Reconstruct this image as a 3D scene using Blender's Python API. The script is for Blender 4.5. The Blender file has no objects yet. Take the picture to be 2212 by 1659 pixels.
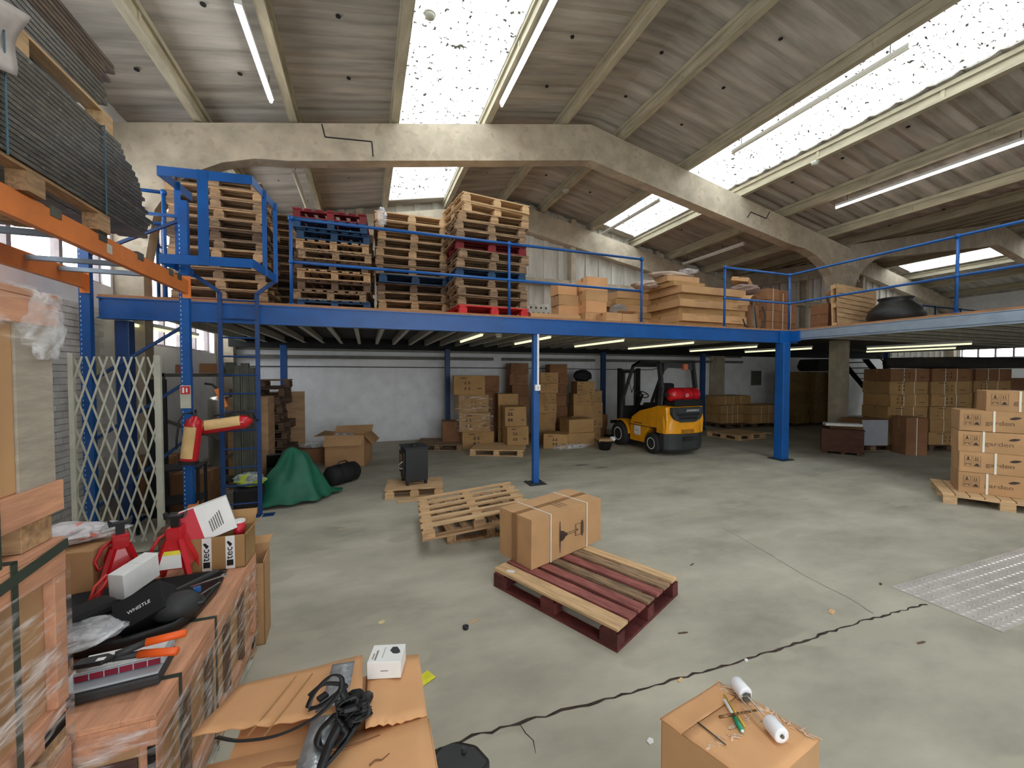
import bpy, math, random
from mathutils import Vector, Matrix, Euler
random.seed(7)
PI = math.pi
SC = bpy.context.scene
COL = SC.collection
# ------------------------------------------------------------------ camera model (metres; X right along the front beam, Y towards the back wall)
F, CX, CY, H = 870.0, 1106.0, 829.5, 1.85
YAW, PIT = math.atan(316/870.), math.atan(23.5/870)
FW = Vector((math.sin(YAW)*math.cos(PIT), math.cos(YAW)*math.cos(PIT), -math.sin(PIT)))
RT = Vector((math.cos(YAW), -math.sin(YAW), 0)); UP = RT.cross(FW)
def ray(u, v): return FW + RT*((u-CX)/F) - UP*((v-CY)/F)
def Pz(u, v, z=0.0):
    d = ray(u, v); return Vector((0, 0, H)) + d*((z-H)/d.z)
def Py(u, v, y):
    d = ray(u, v); return Vector((0, 0, H)) + d*(y/d.y)
def Px(u, v, x):
    d = ray(u, v); return Vector((0, 0, H)) + d*(x/d.x)
cam = bpy.data.cameras.new('camera'); camo = bpy.data.objects.new('camera', cam); COL.objects.link(camo)
cam.sensor_width = 36; cam.lens = F/2212*36; cam.clip_start = 0.02; cam.clip_end = 200
camo.location = (0, 0, H); camo.rotation_euler = Euler((PI/2-PIT, 0, -YAW)); SC.camera = camo

# ------------------------------------------------------------------ materials
MATS = {}
def mat(name, col, rough=.7, metal=0., var=.12, scale=6., bump=0., detail=4., stretch=(1, 1, 1), col2=None, trans=0., coat=0., spots=None, world=False):
    if name in MATS: return MATS[name]
    m = bpy.data.materials.new(name); m.use_nodes = True; MATS[name] = m
    nt = m.node_tree; b = nt.nodes['Principled BSDF']
    b.inputs['Roughness'].default_value = rough; b.inputs['Metallic'].default_value = metal
    if trans: b.inputs['Transmission Weight'].default_value = trans
    if coat: b.inputs['Coat Weight'].default_value = coat
    tc = nt.nodes.new('ShaderNodeTexCoord'); mp = nt.nodes.new('ShaderNodeMapping'); mp.inputs['Scale'].default_value = stretch
    nt.links.new(tc.outputs['Object'], mp.inputs['Vector'])
    oi = nt.nodes.new('ShaderNodeObjectInfo')
    ad = nt.nodes.new('ShaderNodeVectorMath'); ad.operation = 'ADD'
    nt.links.new(mp.outputs[0], ad.inputs[0]); 
    sc_ = nt.nodes.new('ShaderNodeMath'); sc_.operation = 'MULTIPLY'; sc_.inputs[1].default_value = 0 if world else 37.
    nt.links.new(oi.outputs['Random'], sc_.inputs[0]); nt.links.new(sc_.outputs[0], ad.inputs[1])
    n = nt.nodes.new('ShaderNodeTexNoise'); n.inputs['Scale'].default_value = scale; n.inputs['Detail'].default_value = detail; n.inputs['Roughness'].default_value = .6
    nt.links.new(ad.outputs[0], n.inputs['Vector'])
    r = nt.nodes.new('ShaderNodeValToRGB'); nt.links.new(n.outputs['Fac'], r.inputs[0])
    c2 = col2 if col2 else tuple(max(0, c*(1-2.2*var)) for c in col)
    c1 = tuple(min(1, c*(1+var)) for c in col)
    r.color_ramp.elements[0].position = .3; r.color_ramp.elements[1].position = .7
    r.color_ramp.elements[0].color = (*c2, 1); r.color_ramp.elements[1].color = (*c1, 1)
    out = r.outputs[0]
    if spots:
        n2 = nt.nodes.new('ShaderNodeTexNoise'); n2.inputs['Scale'].default_value = spots[1]; n2.inputs['Detail'].default_value = 2
        nt.links.new(ad.outputs[0], n2.inputs['Vector'])
        r2 = nt.nodes.new('ShaderNodeValToRGB'); nt.links.new(n2.outputs['Fac'], r2.inputs[0])
        r2.color_ramp.elements[0].position = spots[2]; r2.color_ramp.elements[1].position = spots[2]+.05
        mx = nt.nodes.new('ShaderNodeMixRGB'); mx.inputs[2].default_value = (*spots[0], 1)
        nt.links.new(r2.outputs[0], mx.inputs[0]); nt.links.new(out, mx.inputs[1]); out = mx.outputs[0]
    if not world:  # small brightness shift per object
        hs = nt.nodes.new('ShaderNodeHueSaturation'); mr = nt.nodes.new('ShaderNodeMapRange')
        mr.inputs['To Min'].default_value = 1-var*.8; mr.inputs['To Max'].default_value = 1+var*.8
        nt.links.new(oi.outputs['Random'], mr.inputs['Value']); nt.links.new(mr.outputs[0], hs.inputs['Value']); nt.links.new(out, hs.inputs['Color']); out = hs.outputs[0]
    nt.links.new(out, b.inputs['Base Color'])
    if bump:
        bp = nt.nodes.new('ShaderNodeBump'); bp.inputs['Strength'].default_value = bump; bp.inputs['Distance'].default_value = .02
        nt.links.new(n.outputs['Fac'], bp.inputs['Height']); nt.links.new(bp.outputs[0], b.inputs['Normal'])
    return m
def lin(r, g, b):
    f = lambda c: (c/255/12.92) if c/255 <= .04045 else ((c/255+.055)/1.055)**2.4
    return (f(r), f(g), f(b))
def emis(name, col, s):
    m = bpy.data.materials.new(name); m.use_nodes = True; nt = m.node_tree; nt.nodes.clear()
    e = nt.nodes.new('ShaderNodeEmission'); e.inputs[0].default_value = (*col, 1); e.inputs[1].default_value = s
    o = nt.nodes.new('ShaderNodeOutputMaterial'); nt.links.new(e.outputs[0], o.inputs[0]); MATS[name] = m; return m
def film(name, col, opac, rough=.15, scale=9., stretch=(1, 1, 1), hi=.75, lo=.5, bump=.6):
    """clear plastic / glass: transparent sheet with glossy, partly milky film"""
    m = bpy.data.materials.new(name); m.use_nodes = True; nt = m.node_tree; b = nt.nodes['Principled BSDF']
    b.inputs['Base Color'].default_value = (*col, 1); b.inputs['Roughness'].default_value = rough; b.inputs['Specular IOR Level'].default_value = .8
    t = nt.nodes.new('ShaderNodeBsdfTransparent'); mx = nt.nodes.new('ShaderNodeMixShader'); o = nt.nodes['Material Output']
    tc = nt.nodes.new('ShaderNodeTexCoord'); mp = nt.nodes.new('ShaderNodeMapping'); mp.inputs['Scale'].default_value = stretch
    n = nt.nodes.new('ShaderNodeTexNoise'); n.inputs['Scale'].default_value = scale; n.inputs['Detail'].default_value = 5
    mr = nt.nodes.new('ShaderNodeMapRange'); mr.inputs['From Min'].default_value = lo; mr.inputs['From Max'].default_value = hi
    mr.inputs['To Min'].default_value = opac[0]; mr.inputs['To Max'].default_value = opac[1]
    nt.links.new(tc.outputs['Object'], mp.inputs[0]); nt.links.new(mp.outputs[0], n.inputs['Vector']); nt.links.new(n.outputs['Fac'], mr.inputs['Value'])
    bp = nt.nodes.new('ShaderNodeBump'); bp.inputs['Strength'].default_value = bump; bp.inputs['Distance'].default_value = .02
    nt.links.new(n.outputs['Fac'], bp.inputs['Height']); nt.links.new(bp.outputs[0], b.inputs['Normal'])
    nt.links.new(mr.outputs[0], mx.inputs[0]); nt.links.new(t.outputs[0], mx.inputs[1]); nt.links.new(b.outputs[0], mx.inputs[2]); nt.links.new(mx.outputs[0], o.inputs[0])
    MATS[name] = m; return m

WOOD = mat('pallet_wood', lin(178, 142, 104), .8, var=.22, scale=5, stretch=(1, 7, 7), bump=.3)
WOODG = mat('weathered_pallet_wood', lin(148, 120, 92), .85, var=.28, scale=5, stretch=(1, 7, 7), bump=.3)
WOODD = mat('dark_pallet_wood', lin(104, 80, 62), .85, var=.25, scale=5, stretch=(1, 7, 7), bump=.3)
WOODL = mat('fresh_pallet_wood', lin(208, 172, 128), .75, var=.15, scale=4, stretch=(1, 8, 8), bump=.25)
WOODP = mat('pink_crate_wood', lin(208, 152, 118), .75, var=.12, scale=4, stretch=(6, 1, 6), bump=.25)
REDP = mat('bright_red_pallet_paint', lin(205, 30, 32), .6, var=.15, scale=6)
REDD = mat('dark_red_pallet_paint', lin(128, 18, 28), .65, var=.2, scale=6)
MAROON = mat('worn_maroon_paint', lin(98, 42, 40), .7, var=.25, scale=7, stretch=(1, 4, 4), bump=.2)
MAROONW = mat('worn_maroon_board', lin(142, 84, 76), .75, var=.25, scale=5, stretch=(1, 6, 6), bump=.2, col2=lin(104, 52, 48))
BLUEP = mat('blue_pallet_paint', lin(22, 62, 98), .7, var=.2, scale=6)
CARD = mat('cardboard', lin(190, 148, 104), .8, var=.08, scale=2.5)
CARDB = mat('brown_cardboard', lin(174, 136, 88), .8, var=.1, scale=2.5)
CARDD = mat('deep_brown_cardboard', lin(140, 98, 66), .85, var=.1, scale=2.5)
CARDP = mat('light_orange_cardboard', lin(212, 160, 112), .8, var=.06, scale=2.5)
TAPE = mat('brown_parcel_tape', lin(150, 110, 70), .35, var=.1)
STRAPW = mat('white_strapping', lin(235, 230, 212), .5, var=.03)
PRINT = mat('black_print', lin(58, 44, 38), .7, var=.05)
BLUE = mat('blue_paint', lin(6, 84, 158), .4, var=.1, scale=4)
BLUED = mat('dark_blue_paint', lin(14, 58, 112), .45, var=.12, scale=4)
ORANGE = mat('orange_beam_paint', lin(232, 134, 64), .45, var=.1, scale=3)
CONC = mat('frame_concrete', lin(184, 172, 152), .9, var=.12, scale=3, bump=.25, world=True, spots=(lin(172, 159, 138), 7, .58))
PURL = mat('purlin_concrete', lin(182, 174, 150), .9, var=.14, scale=3, bump=.2, stretch=(3, .6, 3), world=True)
ROOF = mat('roof_sheet', lin(178, 173, 163), .9, var=.22, scale=1.6, bump=.15, stretch=(.35, 3.2, 1), world=True, detail=7)
WHITEW = mat('white_painted_block', lin(240, 241, 243), .85, var=.05, scale=3, bump=.15, world=True)
GALV = mat('galvanised_steel', lin(150, 165, 180), .45, .5, var=.08, scale=5)
BLACK = mat('black_plastic', lin(26, 26, 28), .45, var=.2, scale=5)
BLACKM = mat('matt_black', lin(22, 22, 24), .8, var=.2, scale=5)
CHAR = mat('charcoal_grey', lin(52, 54, 56), .6, var=.15)
DGREY = mat('grey_steel', lin(98, 98, 88), .6, .3, var=.2, scale=4)
WHITE = mat('white_paint', lin(232, 232, 230), .5, var=.03)
CREAM = mat('cream_paint', lin(196, 196, 180), .55, var=.08)
RED = mat('red_enamel', lin(196, 22, 34), .3, var=.08, coat=.3)
REDC = mat('red_print', lin(206, 34, 52), .5, var=.03)
YEL = mat('yellow_truck_paint', lin(236, 160, 18), .35, var=.08, scale=3, coat=.3)
RUBBER = mat('rubber', lin(38, 38, 38), .85, var=.15)
STEEL = mat('bright_steel', lin(190, 188, 182), .3, .9, var=.05)
PLY = mat('plywood', lin(176, 140, 104), .8, var=.14, scale=3, stretch=(1, 1, 4))
GREENT = mat('green_tarpaulin', lin(22, 98, 74), .6, var=.12, scale=4)
ORH = mat('orange_grip', lin(238, 96, 26), .5, var=.04)
SILV = mat('silver_duct_tape', lin(168, 172, 176), .35, .5, var=.15, scale=14, bump=.5)
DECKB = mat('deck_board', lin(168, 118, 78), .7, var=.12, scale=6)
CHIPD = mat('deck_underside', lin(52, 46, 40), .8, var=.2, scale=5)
JOIST = mat('galvanised_joist', lin(196, 192, 178), .5, .1, var=.1)
FILM = film('stretch_wrap', (.92, .86, .83), (.03, .75), .1, 6, (1.2, 1.2, 6), hi=.72, lo=.47, bump=1.)  # milky film; its white streaks also paint surface glare into the opacity
BAGP = film('clear_plastic_bag', (.85, .87, .9), (.25, .85), .2, 12)
FILM2 = film('thin_wrap', (.9, .86, .8), (.02, .6), .1, 4, (2, 2, 9), hi=.8, lo=.55)
GLASS = film('window_glass', (.8, .82, .85), (.05, .15), .05, 1, bump=0)

# ------------------------------------------------------------------ mesh building
class MB:
    def __init__(s): s.v = []; s.f = []
    def add(s, vs, fs, M=None):
        b = len(s.v)
        for p in vs: s.v.append(tuple(M @ Vector(p)) if M else tuple(p))
        for f in fs: s.f.append(tuple(b+i for i in f))
        return s
    def box(s, x0, x1, y0, y1, z0, z1, M=None, j=0.):
        r = lambda: random.uniform(-j, j) if j else 0
        vs = [(x+r(), y+r(), z+r()) for z in (z0, z1) for x, y in ((x0, y0), (x1, y0), (x1, y1), (x0, y1))]
        return s.add(vs, [(0, 3, 2, 1), (4, 5, 6, 7), (0, 1, 5, 4), (1, 2, 6, 5), (2, 3, 7, 6), (3, 0, 4, 7)], M)
    def bar(s, a, b, w, h, up=(0, 0, 1)):
        """rectangular bar from a to b, w across, h along up"""
        a = Vector(a); b = Vector(b); d = b-a; L = d.length; d.normalize(); u = Vector(up)
        if abs(d.dot(u)) > .98: u = Vector((1, 0, 0))
        sd = d.cross(u).normalized(); u = sd.cross(d)
        M = Matrix((( sd.x, d.x, u.x, a.x), (sd.y, d.y, u.y, a.y), (sd.z, d.z, u.z, a.z), (0, 0, 0, 1)))
        return s.box(-w/2, w/2, 0, L, -h/2, h/2, M)
    def tube(s, pts, r, n=8, closed=False, caps=True):
        pts = [Vector(p) for p in pts]; N = len(pts); rs = r if isinstance(r, (list, tuple)) else [r]*N
        b = len(s.v); pu = None
        for i, p in enumerate(pts):
            if closed: d = pts[(i+1) % N]-pts[i-1]
            else: d = pts[min(i+1, N-1)]-pts[max(i-1, 0)]
            d.normalize()
            if pu is None:
                pu = Vector((0, 0, 1)) if abs(d.z) < .9 else Vector((1, 0, 0))
            sd = d.cross(pu).normalized(); pu = sd.cross(d).normalized()
            for k in range(n):
                a = 2*PI*k/n; s.v.append(tuple(p+sd*(math.cos(a)*rs[i])+pu*(math.sin(a)*rs[i])))
        for i in range(N if closed else N-1):
            for k in range(n):
                i2 = (i+1) % N
                s.f.append((b+i*n+k, b+i*n+(k+1) % n, b+i2*n+(k+1) % n, b+i2*n+k))
        if caps and not closed:
            s.f.append(tuple(b+k for k in range(n))[::-1]); s.f.append(tuple(b+(N-1)*n+k for k in range(n)))
        return s
    def lathe(s, prof, n=24, M=None, caps=True):
        vs = []; fs = []
        for r, z in prof:
            for k in range(n): a = 2*PI*k/n; vs.append((r*math.cos(a), r*math.sin(a), z))
        for i in range(len(prof)-1):
            for k in range(n): fs.append((i*n+k, i*n+(k+1) % n, (i+1)*n+(k+1) % n, (i+1)*n+k))
        if caps: fs.append(tuple(range(n))[::-1]); fs.append(tuple((len(prof)-1)*n+k for k in range(n)))
        return s.add(vs, fs, M)
    def prism(s, poly, d0, d1, axis='y', M=None):
        """poly of 2-D points extruded along axis from d0 to d1"""
        def q(a, b, d): return {'y': (a, d, b), 'x': (d, a, b), 'z': (a, b, d)}[axis]
        n = len(poly); vs = [q(a, b, d0) for a, b in poly]+[q(a, b, d1) for a, b in poly]
        fs = [tuple(range(n)), tuple(range(n, 2*n))[::-1]]+[(i, i+n, (i+1) % n+n, (i+1) % n) for i in range(n)]
        return s.add(vs, fs, M)
    def grid(s, fn, nu, nv, M=None):
        vs = [fn(i/nu, j/nv) for j in range(nv+1) for i in range(nu+1)]
        fs = [(j*(nu+1)+i, j*(nu+1)+i+1, (j+1)*(nu+1)+i+1, (j+1)*(nu+1)+i) for j in range(nv) for i in range(nu)]
        return s.add(vs, fs, M)
    def mesh(s, name, m, smooth=False):
        me = bpy.data.meshes.new(name); me.from_pydata(s.v, [], s.f); me.materials.append(m)
        import bmesh
        bm = bmesh.new(); bm.from_mesh(me); bmesh.ops.recalc_face_normals(bm, faces=bm.faces); bm.to_mesh(me); bm.free()
        if smooth:
            me.shade_smooth() if hasattr(me, 'shade_smooth') else None
        me.update(); return me
    def build(s, name, m, parent=None, smooth=False, bevel=0., loc=None, rz=None, rot=None, sub=0, solid=0., auto=None):
        me = s.mesh(name, m, smooth); o = bpy.data.objects.new(name, me); COL.objects.link(o)
        if parent: o.parent = parent
        if loc is not None: o.location = loc
        if rz is not None: o.rotation_euler = (0, 0, rz)
        if rot is not None: o.rotation_euler = rot
        if solid: md = o.modifiers.new('s', 'SOLIDIFY'); md.thickness = solid; md.offset = 0
        if bevel: md = o.modifiers.new('b', 'BEVEL'); md.width = bevel; md.segments = 2; md.limit_method = 'ANGLE'
        if sub: md = o.modifiers.new('u', 'SUBSURF'); md.levels = sub; md.render_levels = sub
        return o
def tag(o, label=None, cat=None, group=None, kind=None):
    if label: o['label'] = label
    if cat: o['category'] = cat
    if group: o['group'] = group
    if kind: o['kind'] = kind
    return o
def thing(name, loc, rz, label, cat, group=None, rot=None):
    o = bpy.data.objects.new(name, None); COL.objects.link(o); o.location = loc; o.empty_display_size = .1
    o.rotation_euler = rot if rot is not None else (0, 0, rz); return tag(o, label, cat, group)
def struct(name, mb, m, label=None, **k):
    o = mb.build(name, m, **k); return tag(o, label, kind='structure')
def text(name, s, size, m, parent, loc, rot, ext=.0008, sx=1., align='LEFT'):
    c = bpy.data.curves.new(name, 'FONT'); c.body = s; c.size = size; c.extrude = ext; c.align_x = align
    t = bpy.data.objects.new(name, c); COL.objects.link(t)
    me = bpy.data.meshes.new_from_object(t.evaluated_get(bpy.context.evaluated_depsgraph_get()))
    bpy.data.objects.remove(t); me.materials.clear(); me.materials.append(m)
    o = bpy.data.objects.new(name, me); COL.objects.link(o); o.parent = parent; o.location = loc; o.rotation_euler = rot; o.scale = (sx, 1, 1); return o
ORD = ['bottom', 'second from the bottom', 'third from the bottom', 'fourth from the bottom', 'fifth from the bottom', 'sixth from the bottom', 'seventh from the bottom', 'eighth from the bottom', 'ninth from the bottom', 'tenth from the bottom', 'eleventh from the bottom', 'twelfth from the bottom', 'thirteenth from the bottom', 'fourteenth from the bottom']
def rot2(x, y, a): return (x*math.cos(a)-y*math.sin(a), x*math.sin(a)+y*math.cos(a))
# ================================================================== THE BUILDING
XL, XC, XR = -3.25, 11.95, 27.2      # left wall, valley line, right wall
YF, YB = -7.0, 11.4
R1, R2, SL = 4.25, 19.6, .203
ZR = 7.02                            # underside of the roof sheets at the ridge
def zr(x):
    r = R1 if x < XC else R2
    return ZR - SL*math.sqrt((x-r)**2+.3**2)+SL*.3*.6
fl = MB(); fl.add([(XL-.2, YF, 0), (XR+.2, YF, 0), (XR+.2, YB+.2, 0), (XL-.2, YB+.2, 0)], [(0, 1, 2, 3)])
fm = mat('floor_concrete', lin(182, 177, 160), .75, var=.08, scale=1.3, detail=9, bump=.05, world=True, stretch=(.7, 1.3, 1), col2=lin(146, 142, 128), spots=(lin(170, 165, 148), 2.3, .6))
struct('floor', fl, fm, 'worn grey concrete warehouse floor')
fm.node_tree.nodes['Principled BSDF'].inputs['Specular IOR Level'].default_value = .35
# roof sheets: ribs run down the slope, strips of rooflight left out
SKY = [(.60, 2.04), (6.85, 8.2), (21.6, 23.0)]
def strip(mb, xa, xb, y0, y1, pitch=.38, amp=.035, nx=6, off=0., fine=False):
    ny = max(2, int((y1-y0)/pitch)*(8 if fine else 4)); xs = [xa+(xb-xa)*i/nx for i in range(nx+1)]
    vs = []; fs = []
    for j in range(ny+1):
        y = y0+(y1-y0)*j/ny
        ph = (y/pitch) % 1
        dz = amp*math.cos(2*PI*y/pitch) if fine else (amp*(.4 if xa < 3 else 1) if ph > .8 else 0)
        for x in xs: vs.append((x, y, zr(x)+dz+off))
    n = nx+1
    for j in range(ny):
        for i in range(nx): fs.append((j*n+i, j*n+i+1, (j+1)*n+i+1, (j+1)*n+i))
    mb.add(vs, fs)
rf = MB(); cuts = [XL-.3]
YS1 = 11.0
for a, b in SKY: cuts += [a, b]
cuts += [XR+.3]
segs = [(cuts[i], cuts[i+1]) for i in range(0, len(cuts), 2)]
for a, b in segs:
    if a < XC < b: strip(rf, a, XC-.25, YF, YB+.3, nx=8); strip(rf, XC-.25, XC+.25, YF, YB+.3, nx=1); strip(rf, XC+.25, b, YF, YB+.3, nx=14)
    else: strip(rf, a, b, YF, YB+.3, nx=10)
for a, b in SKY: strip(rf, a, b, YS1, YB+.3, nx=2); 
ceil = struct('ceiling', rf, ROOF, 'grey brown ribbed fibre cement roof sheets with dark joints', solid=.03)
bt_ = MB().lathe([(.028, -.012), (.03, 0)], 10).mesh('bolt', MATS['matt_black'])
for bx_ in (-2.7, -1.6, -.25, 2.9, 4.5, 5.8, 8.9, 10.5, 12.4):
    for by_ in (4.3, 5.35, 6.4, 8.3, 9.6):
        bo = bpy.data.objects.new('bolt', bt_); COL.objects.link(bo); bo.parent = ceil; bo.location = (bx_+.08*math.sin(by_*7), by_, zr(bx_)-.018)
# rooflights
sky = bpy.data.materials.new('rooflight_grp'); sky.use_nodes = True; nt = sky.node_tree; nt.nodes.clear()
o_ = nt.nodes.new('ShaderNodeOutputMaterial'); tr = nt.nodes.new('ShaderNodeBsdfTransparent'); tr.inputs[0].default_value = (.8, .82, .82, 1)
tl = nt.nodes.new('ShaderNodeBsdfTranslucent'); tl.inputs[0].default_value = (.8, .82, .82, 1)
df = nt.nodes.new('ShaderNodeBsdfDiffuse'); df.inputs[0].default_value = (.16, .16, .12, 1)
m1 = nt.nodes.new('ShaderNodeMixShader'); m1.inputs[0].default_value = .35; nt.links.new(tr.outputs[0], m1.inputs[1]); nt.links.new(tl.outputs[0], m1.inputs[2])
m2 = nt.nodes.new('ShaderNodeMixShader'); tc = nt.nodes.new('ShaderNodeTexCoord')
n1 = nt.nodes.new('ShaderNodeTexNoise'); n1.inputs['Scale'].default_value = 14; n1.inputs['Detail'].default_value = 2
mp = nt.nodes.new('ShaderNodeMapping'); mp.inputs['Scale'].default_value = (1, 1.6, 1); nt.links.new(tc.outputs['Object'], mp.inputs[0]); nt.links.new(mp.outputs[0], n1.inputs['Vector'])
rr = nt.nodes.new('ShaderNodeValToRGB'); rr.color_ramp.elements[0].position = .61; rr.color_ramp.elements[1].position = .65; nt.links.new(n1.outputs['Fac'], rr.inputs[0])
nt.links.new(rr.outputs[0], m2.inputs[0]); nt.links.new(m1.outputs[0], m2.inputs[1]); nt.links.new(df.outputs[0], m2.inputs[2]); nt.links.new(m2.outputs[0], o_.inputs[0])
k = 0
for (a, b) in SKY:
    for (y0, y1) in ((YF+.6, -1.9), (-1.9, 2.6), (2.6, 7.2), (7.2, YS1)):
        k += 1; mb = MB(); strip(mb, a-.06, b+.06, y0, y1, .15, .022, 4, .03, True)
        struct('window_%d' % k, mb, sky, 'white corrugated translucent rooflight sheet speckled with dirt')
    # dark lap joints across the lights
    # portal for the daylight that comes through
    L = bpy.data.lights.new('sky_portal', 'AREA'); L.shape = 'RECTANGLE'; L.size = b-a; L.size_y = YS1-YF-1; L.energy = 1
    try: L.cycles.is_portal = True
    except Exception: pass
    lo = bpy.data.objects.new('sky_portal', L); COL.objects.link(lo); xm = (a+b)/2
    r_ = R1 if xm < XC else R2
    lo.location = (xm, (YF+YS1)/2, zr(xm)-.03); lo.rotation_euler = (0, (1 if xm > r_ else -1)*math.atan(SL), 0)
# precast concrete purlins: small T section
PX = [-2.25, -1.02, .5, 2.12, 3.68, 5.0, 6.7, 8.32, 9.75, 11.35, 12.9, 14.2, 15.7, 17.2, 18.9, 20.3, 21.45, 23.2, 24.6, 26.2]
for x in PX:
    mb = MB(); z = zr(x)-.01
    mb.box(x-.07, x+.07, YF, YB, z-.07, z); mb.box(x-.035, x+.035, YF, YB, z-.19, z-.07); mb.box(x-.055, x+.055, YF, YB, z-.23, z-.19)
    for yy in (YF+1.2, -1.5, .9, 3.6, 5.4, 8.4, 10.2): mb.prism([(x-.055, z-.2), (x+.055, z-.2), (x+.05, z-.07), (x-.05, z-.07)], yy, yy+.05)
    struct('concrete_purlin', mb, PURL, 'precast concrete purlin running along the roof')
# portal frames
def arch(x0, x1, xr, wl=.32, wr=.32):
    """outline in x-z of one arched frame between columns at x0 and x1"""
    top = lambda x: ZR-.24-SL*abs(x-xr)
    d = lambda x: .62+.1*(1-min(1, abs(x-xr)/4))
    P_ = []
    w = wr
    P_ += [(x0, 0), (x0, top(x0)), (xr, top(xr)), (x1, top(x1)), (x1, 0), (x1-w, 0)]
    P_ += [(x1-w, 3.3), (x1-w-.08, 3.8)]
    for t in range(1, 7):
        a = t/6*PI/2; P_.append((x1-w-.08-1.75*(1-math.cos(a)), 3.8+(top(x1-2.2)-.58-3.8)*math.sin(a)))
    P_ += [(xr, top(xr)-.70)]; w = wl
    for t in range(6, 0, -1):
        a = t/6*PI/2; P_.append((x0+w+.08+1.75*(1-math.cos(a)), 3.8+(top(x0+2.2)-.58-3.8)*math.sin(a)))
    P_ += [(x0+w+.08, 3.8), (x0+w, 3.3), (x0+w, 0)]
    return P_
def frame(y, d=.24):
    mb = MB()
    for (a, b, r) in ((XL, 12.2, R1), (12.2, XR, R2)):
        P_ = arch(a, b, r, wl=.34 if r == R1 else .04, wr=.40 if r == R1 else .34); mb.prism(P_, y, y+d)
    return mb
from mathutils.geometry import tessellate_polygon
def prism_tess(s, poly, d0, d1, axis='y', M=None):
    def q(a, b, d): return {'y': (a, d, b), 'x': (d, a, b), 'z': (a, b, d)}[axis]
    n = len(poly); vs = [q(a, b, d0) for a, b in poly]+[q(a, b, d1) for a, b in poly]
    tris = tessellate_polygon([[Vector((a, b, 0)) for a, b in poly]])
    fs = [tuple(t) for t in tris]+[tuple(i+n for i in t)[::-1] for t in tris]+[(i, i+n, (i+1) % n+n, (i+1) % n) for i in range(n)]
    return s.add(vs, fs, M)
MB.prism = prism_tess
fr1 = struct('concrete_portal_frame', frame(7.1), CONC, 'arched concrete frame crossing above the pallet stacks with a stepped crack')
struct('concrete_portal_frame', frame(2.3-.5), CONC, 'arched concrete frame overhead near the camera') if False else None
struct('concrete_portal_frame', frame(11.1), CONC, 'concrete end frame set into the back gable wall')
# stepped black joints in the beams
def joint(pts, y, name='frame_joint', r=.009):
    mb = MB(); q = [Py(u, v, y-.004) for u, v in pts]
    for a, b in zip(q[:-1], q[1:]): mb.bar(a, b, .012, .016)
    o = mb.build(name, BLACKM, fr1); return o
FPT = mat('faded_white_paint', lin(214, 206, 190), .9, var=.2, scale=12)
for i_, s_ in enumerate(('MIND', 'YOUR', 'HEAD')):
    q_ = Py(1824, 572+i_*33, 7.097); text('painted_warning', s_, .27, FPT, fr1, q_, (PI/2, 0, 0), ext=.0005, sx=.85 if i_ < 2 else .75)
joint([(695, 268), (702, 296), (803, 306), (806, 338)], 7.1)
joint([(1663, 457), (1655, 472), (1622, 458), (1614, 470)], 7.1)
# walls
wl = MB(); 
def wall_open(mb, ax, c0, c1, a0, a1, z1, holes):
    """wall slab perpendicular to ax between c0,c1; spans a0..a1; holes (s0,s1,z0,z1)"""
    xs = sorted({a0, a1, *[h[0] for h in holes], *[h[1] for h in holes]}); zs = sorted({0, z1, *[h[2] for h in holes], *[h[3] for h in holes]})
    for i in range(len(xs)-1):
        for j in range(len(zs)-1):
            xm, zm = (xs[i]+xs[i+1])/2, (zs[j]+zs[j+1])/2
            if any(h[0] < xm < h[1] and h[2] < zm < h[3] for h in holes): continue
            if ax == 'x': mb.box(c0, c1, xs[i], xs[i+1], zs[j], zs[j+1])
            else: mb.box(xs[i], xs[i+1], c0, c1, zs[j], zs[j+1])
WL = [(7.45, 11.0, 2.3, 4.75), (2.6, 7.05, 3.02, 4.75), (-3.0, 2.2, 3.02, 4.75)]
wall_open(wl, 'x', XL-.3, XL, YF, YB+.3, 5.6, WL); struct('wall_left', wl, WHITEW, 'white painted brick wall with high windows')
brick = mat('white_brick', lin(230, 228, 222), .85, var=.1, scale=5, bump=.3, world=True)
# rendered brick courses on the left pier
pb = MB()
for r in range(36):
    for c in range(6):
        y = 5.3+c*.235+(r % 2)*.117; z = r*.075
        if y+.22 < 7.08: pb.box(XL, XL+.02+random.uniform(0, .012), y, y+.225, z, z+.066)
struct('trim_1', pb, brick, 'flaking white painted brick pier beside the folding gate')
WR = [(8.2, 11.0, 2.55, 3.2), (3.0, 7.5, 2.55, 3.2)]
wr = MB(); wall_open(wr, 'x', XR, XR+.3, YF, YB+.3, 5.6, WR); struct('wall_right', wr, WHITEW, 'far white wall with a strip of windows')
wb = MB(); wall_open(wb, 'y', YB, YB+.3, XL-.3, XR+.3, 2.62, []); 
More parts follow.
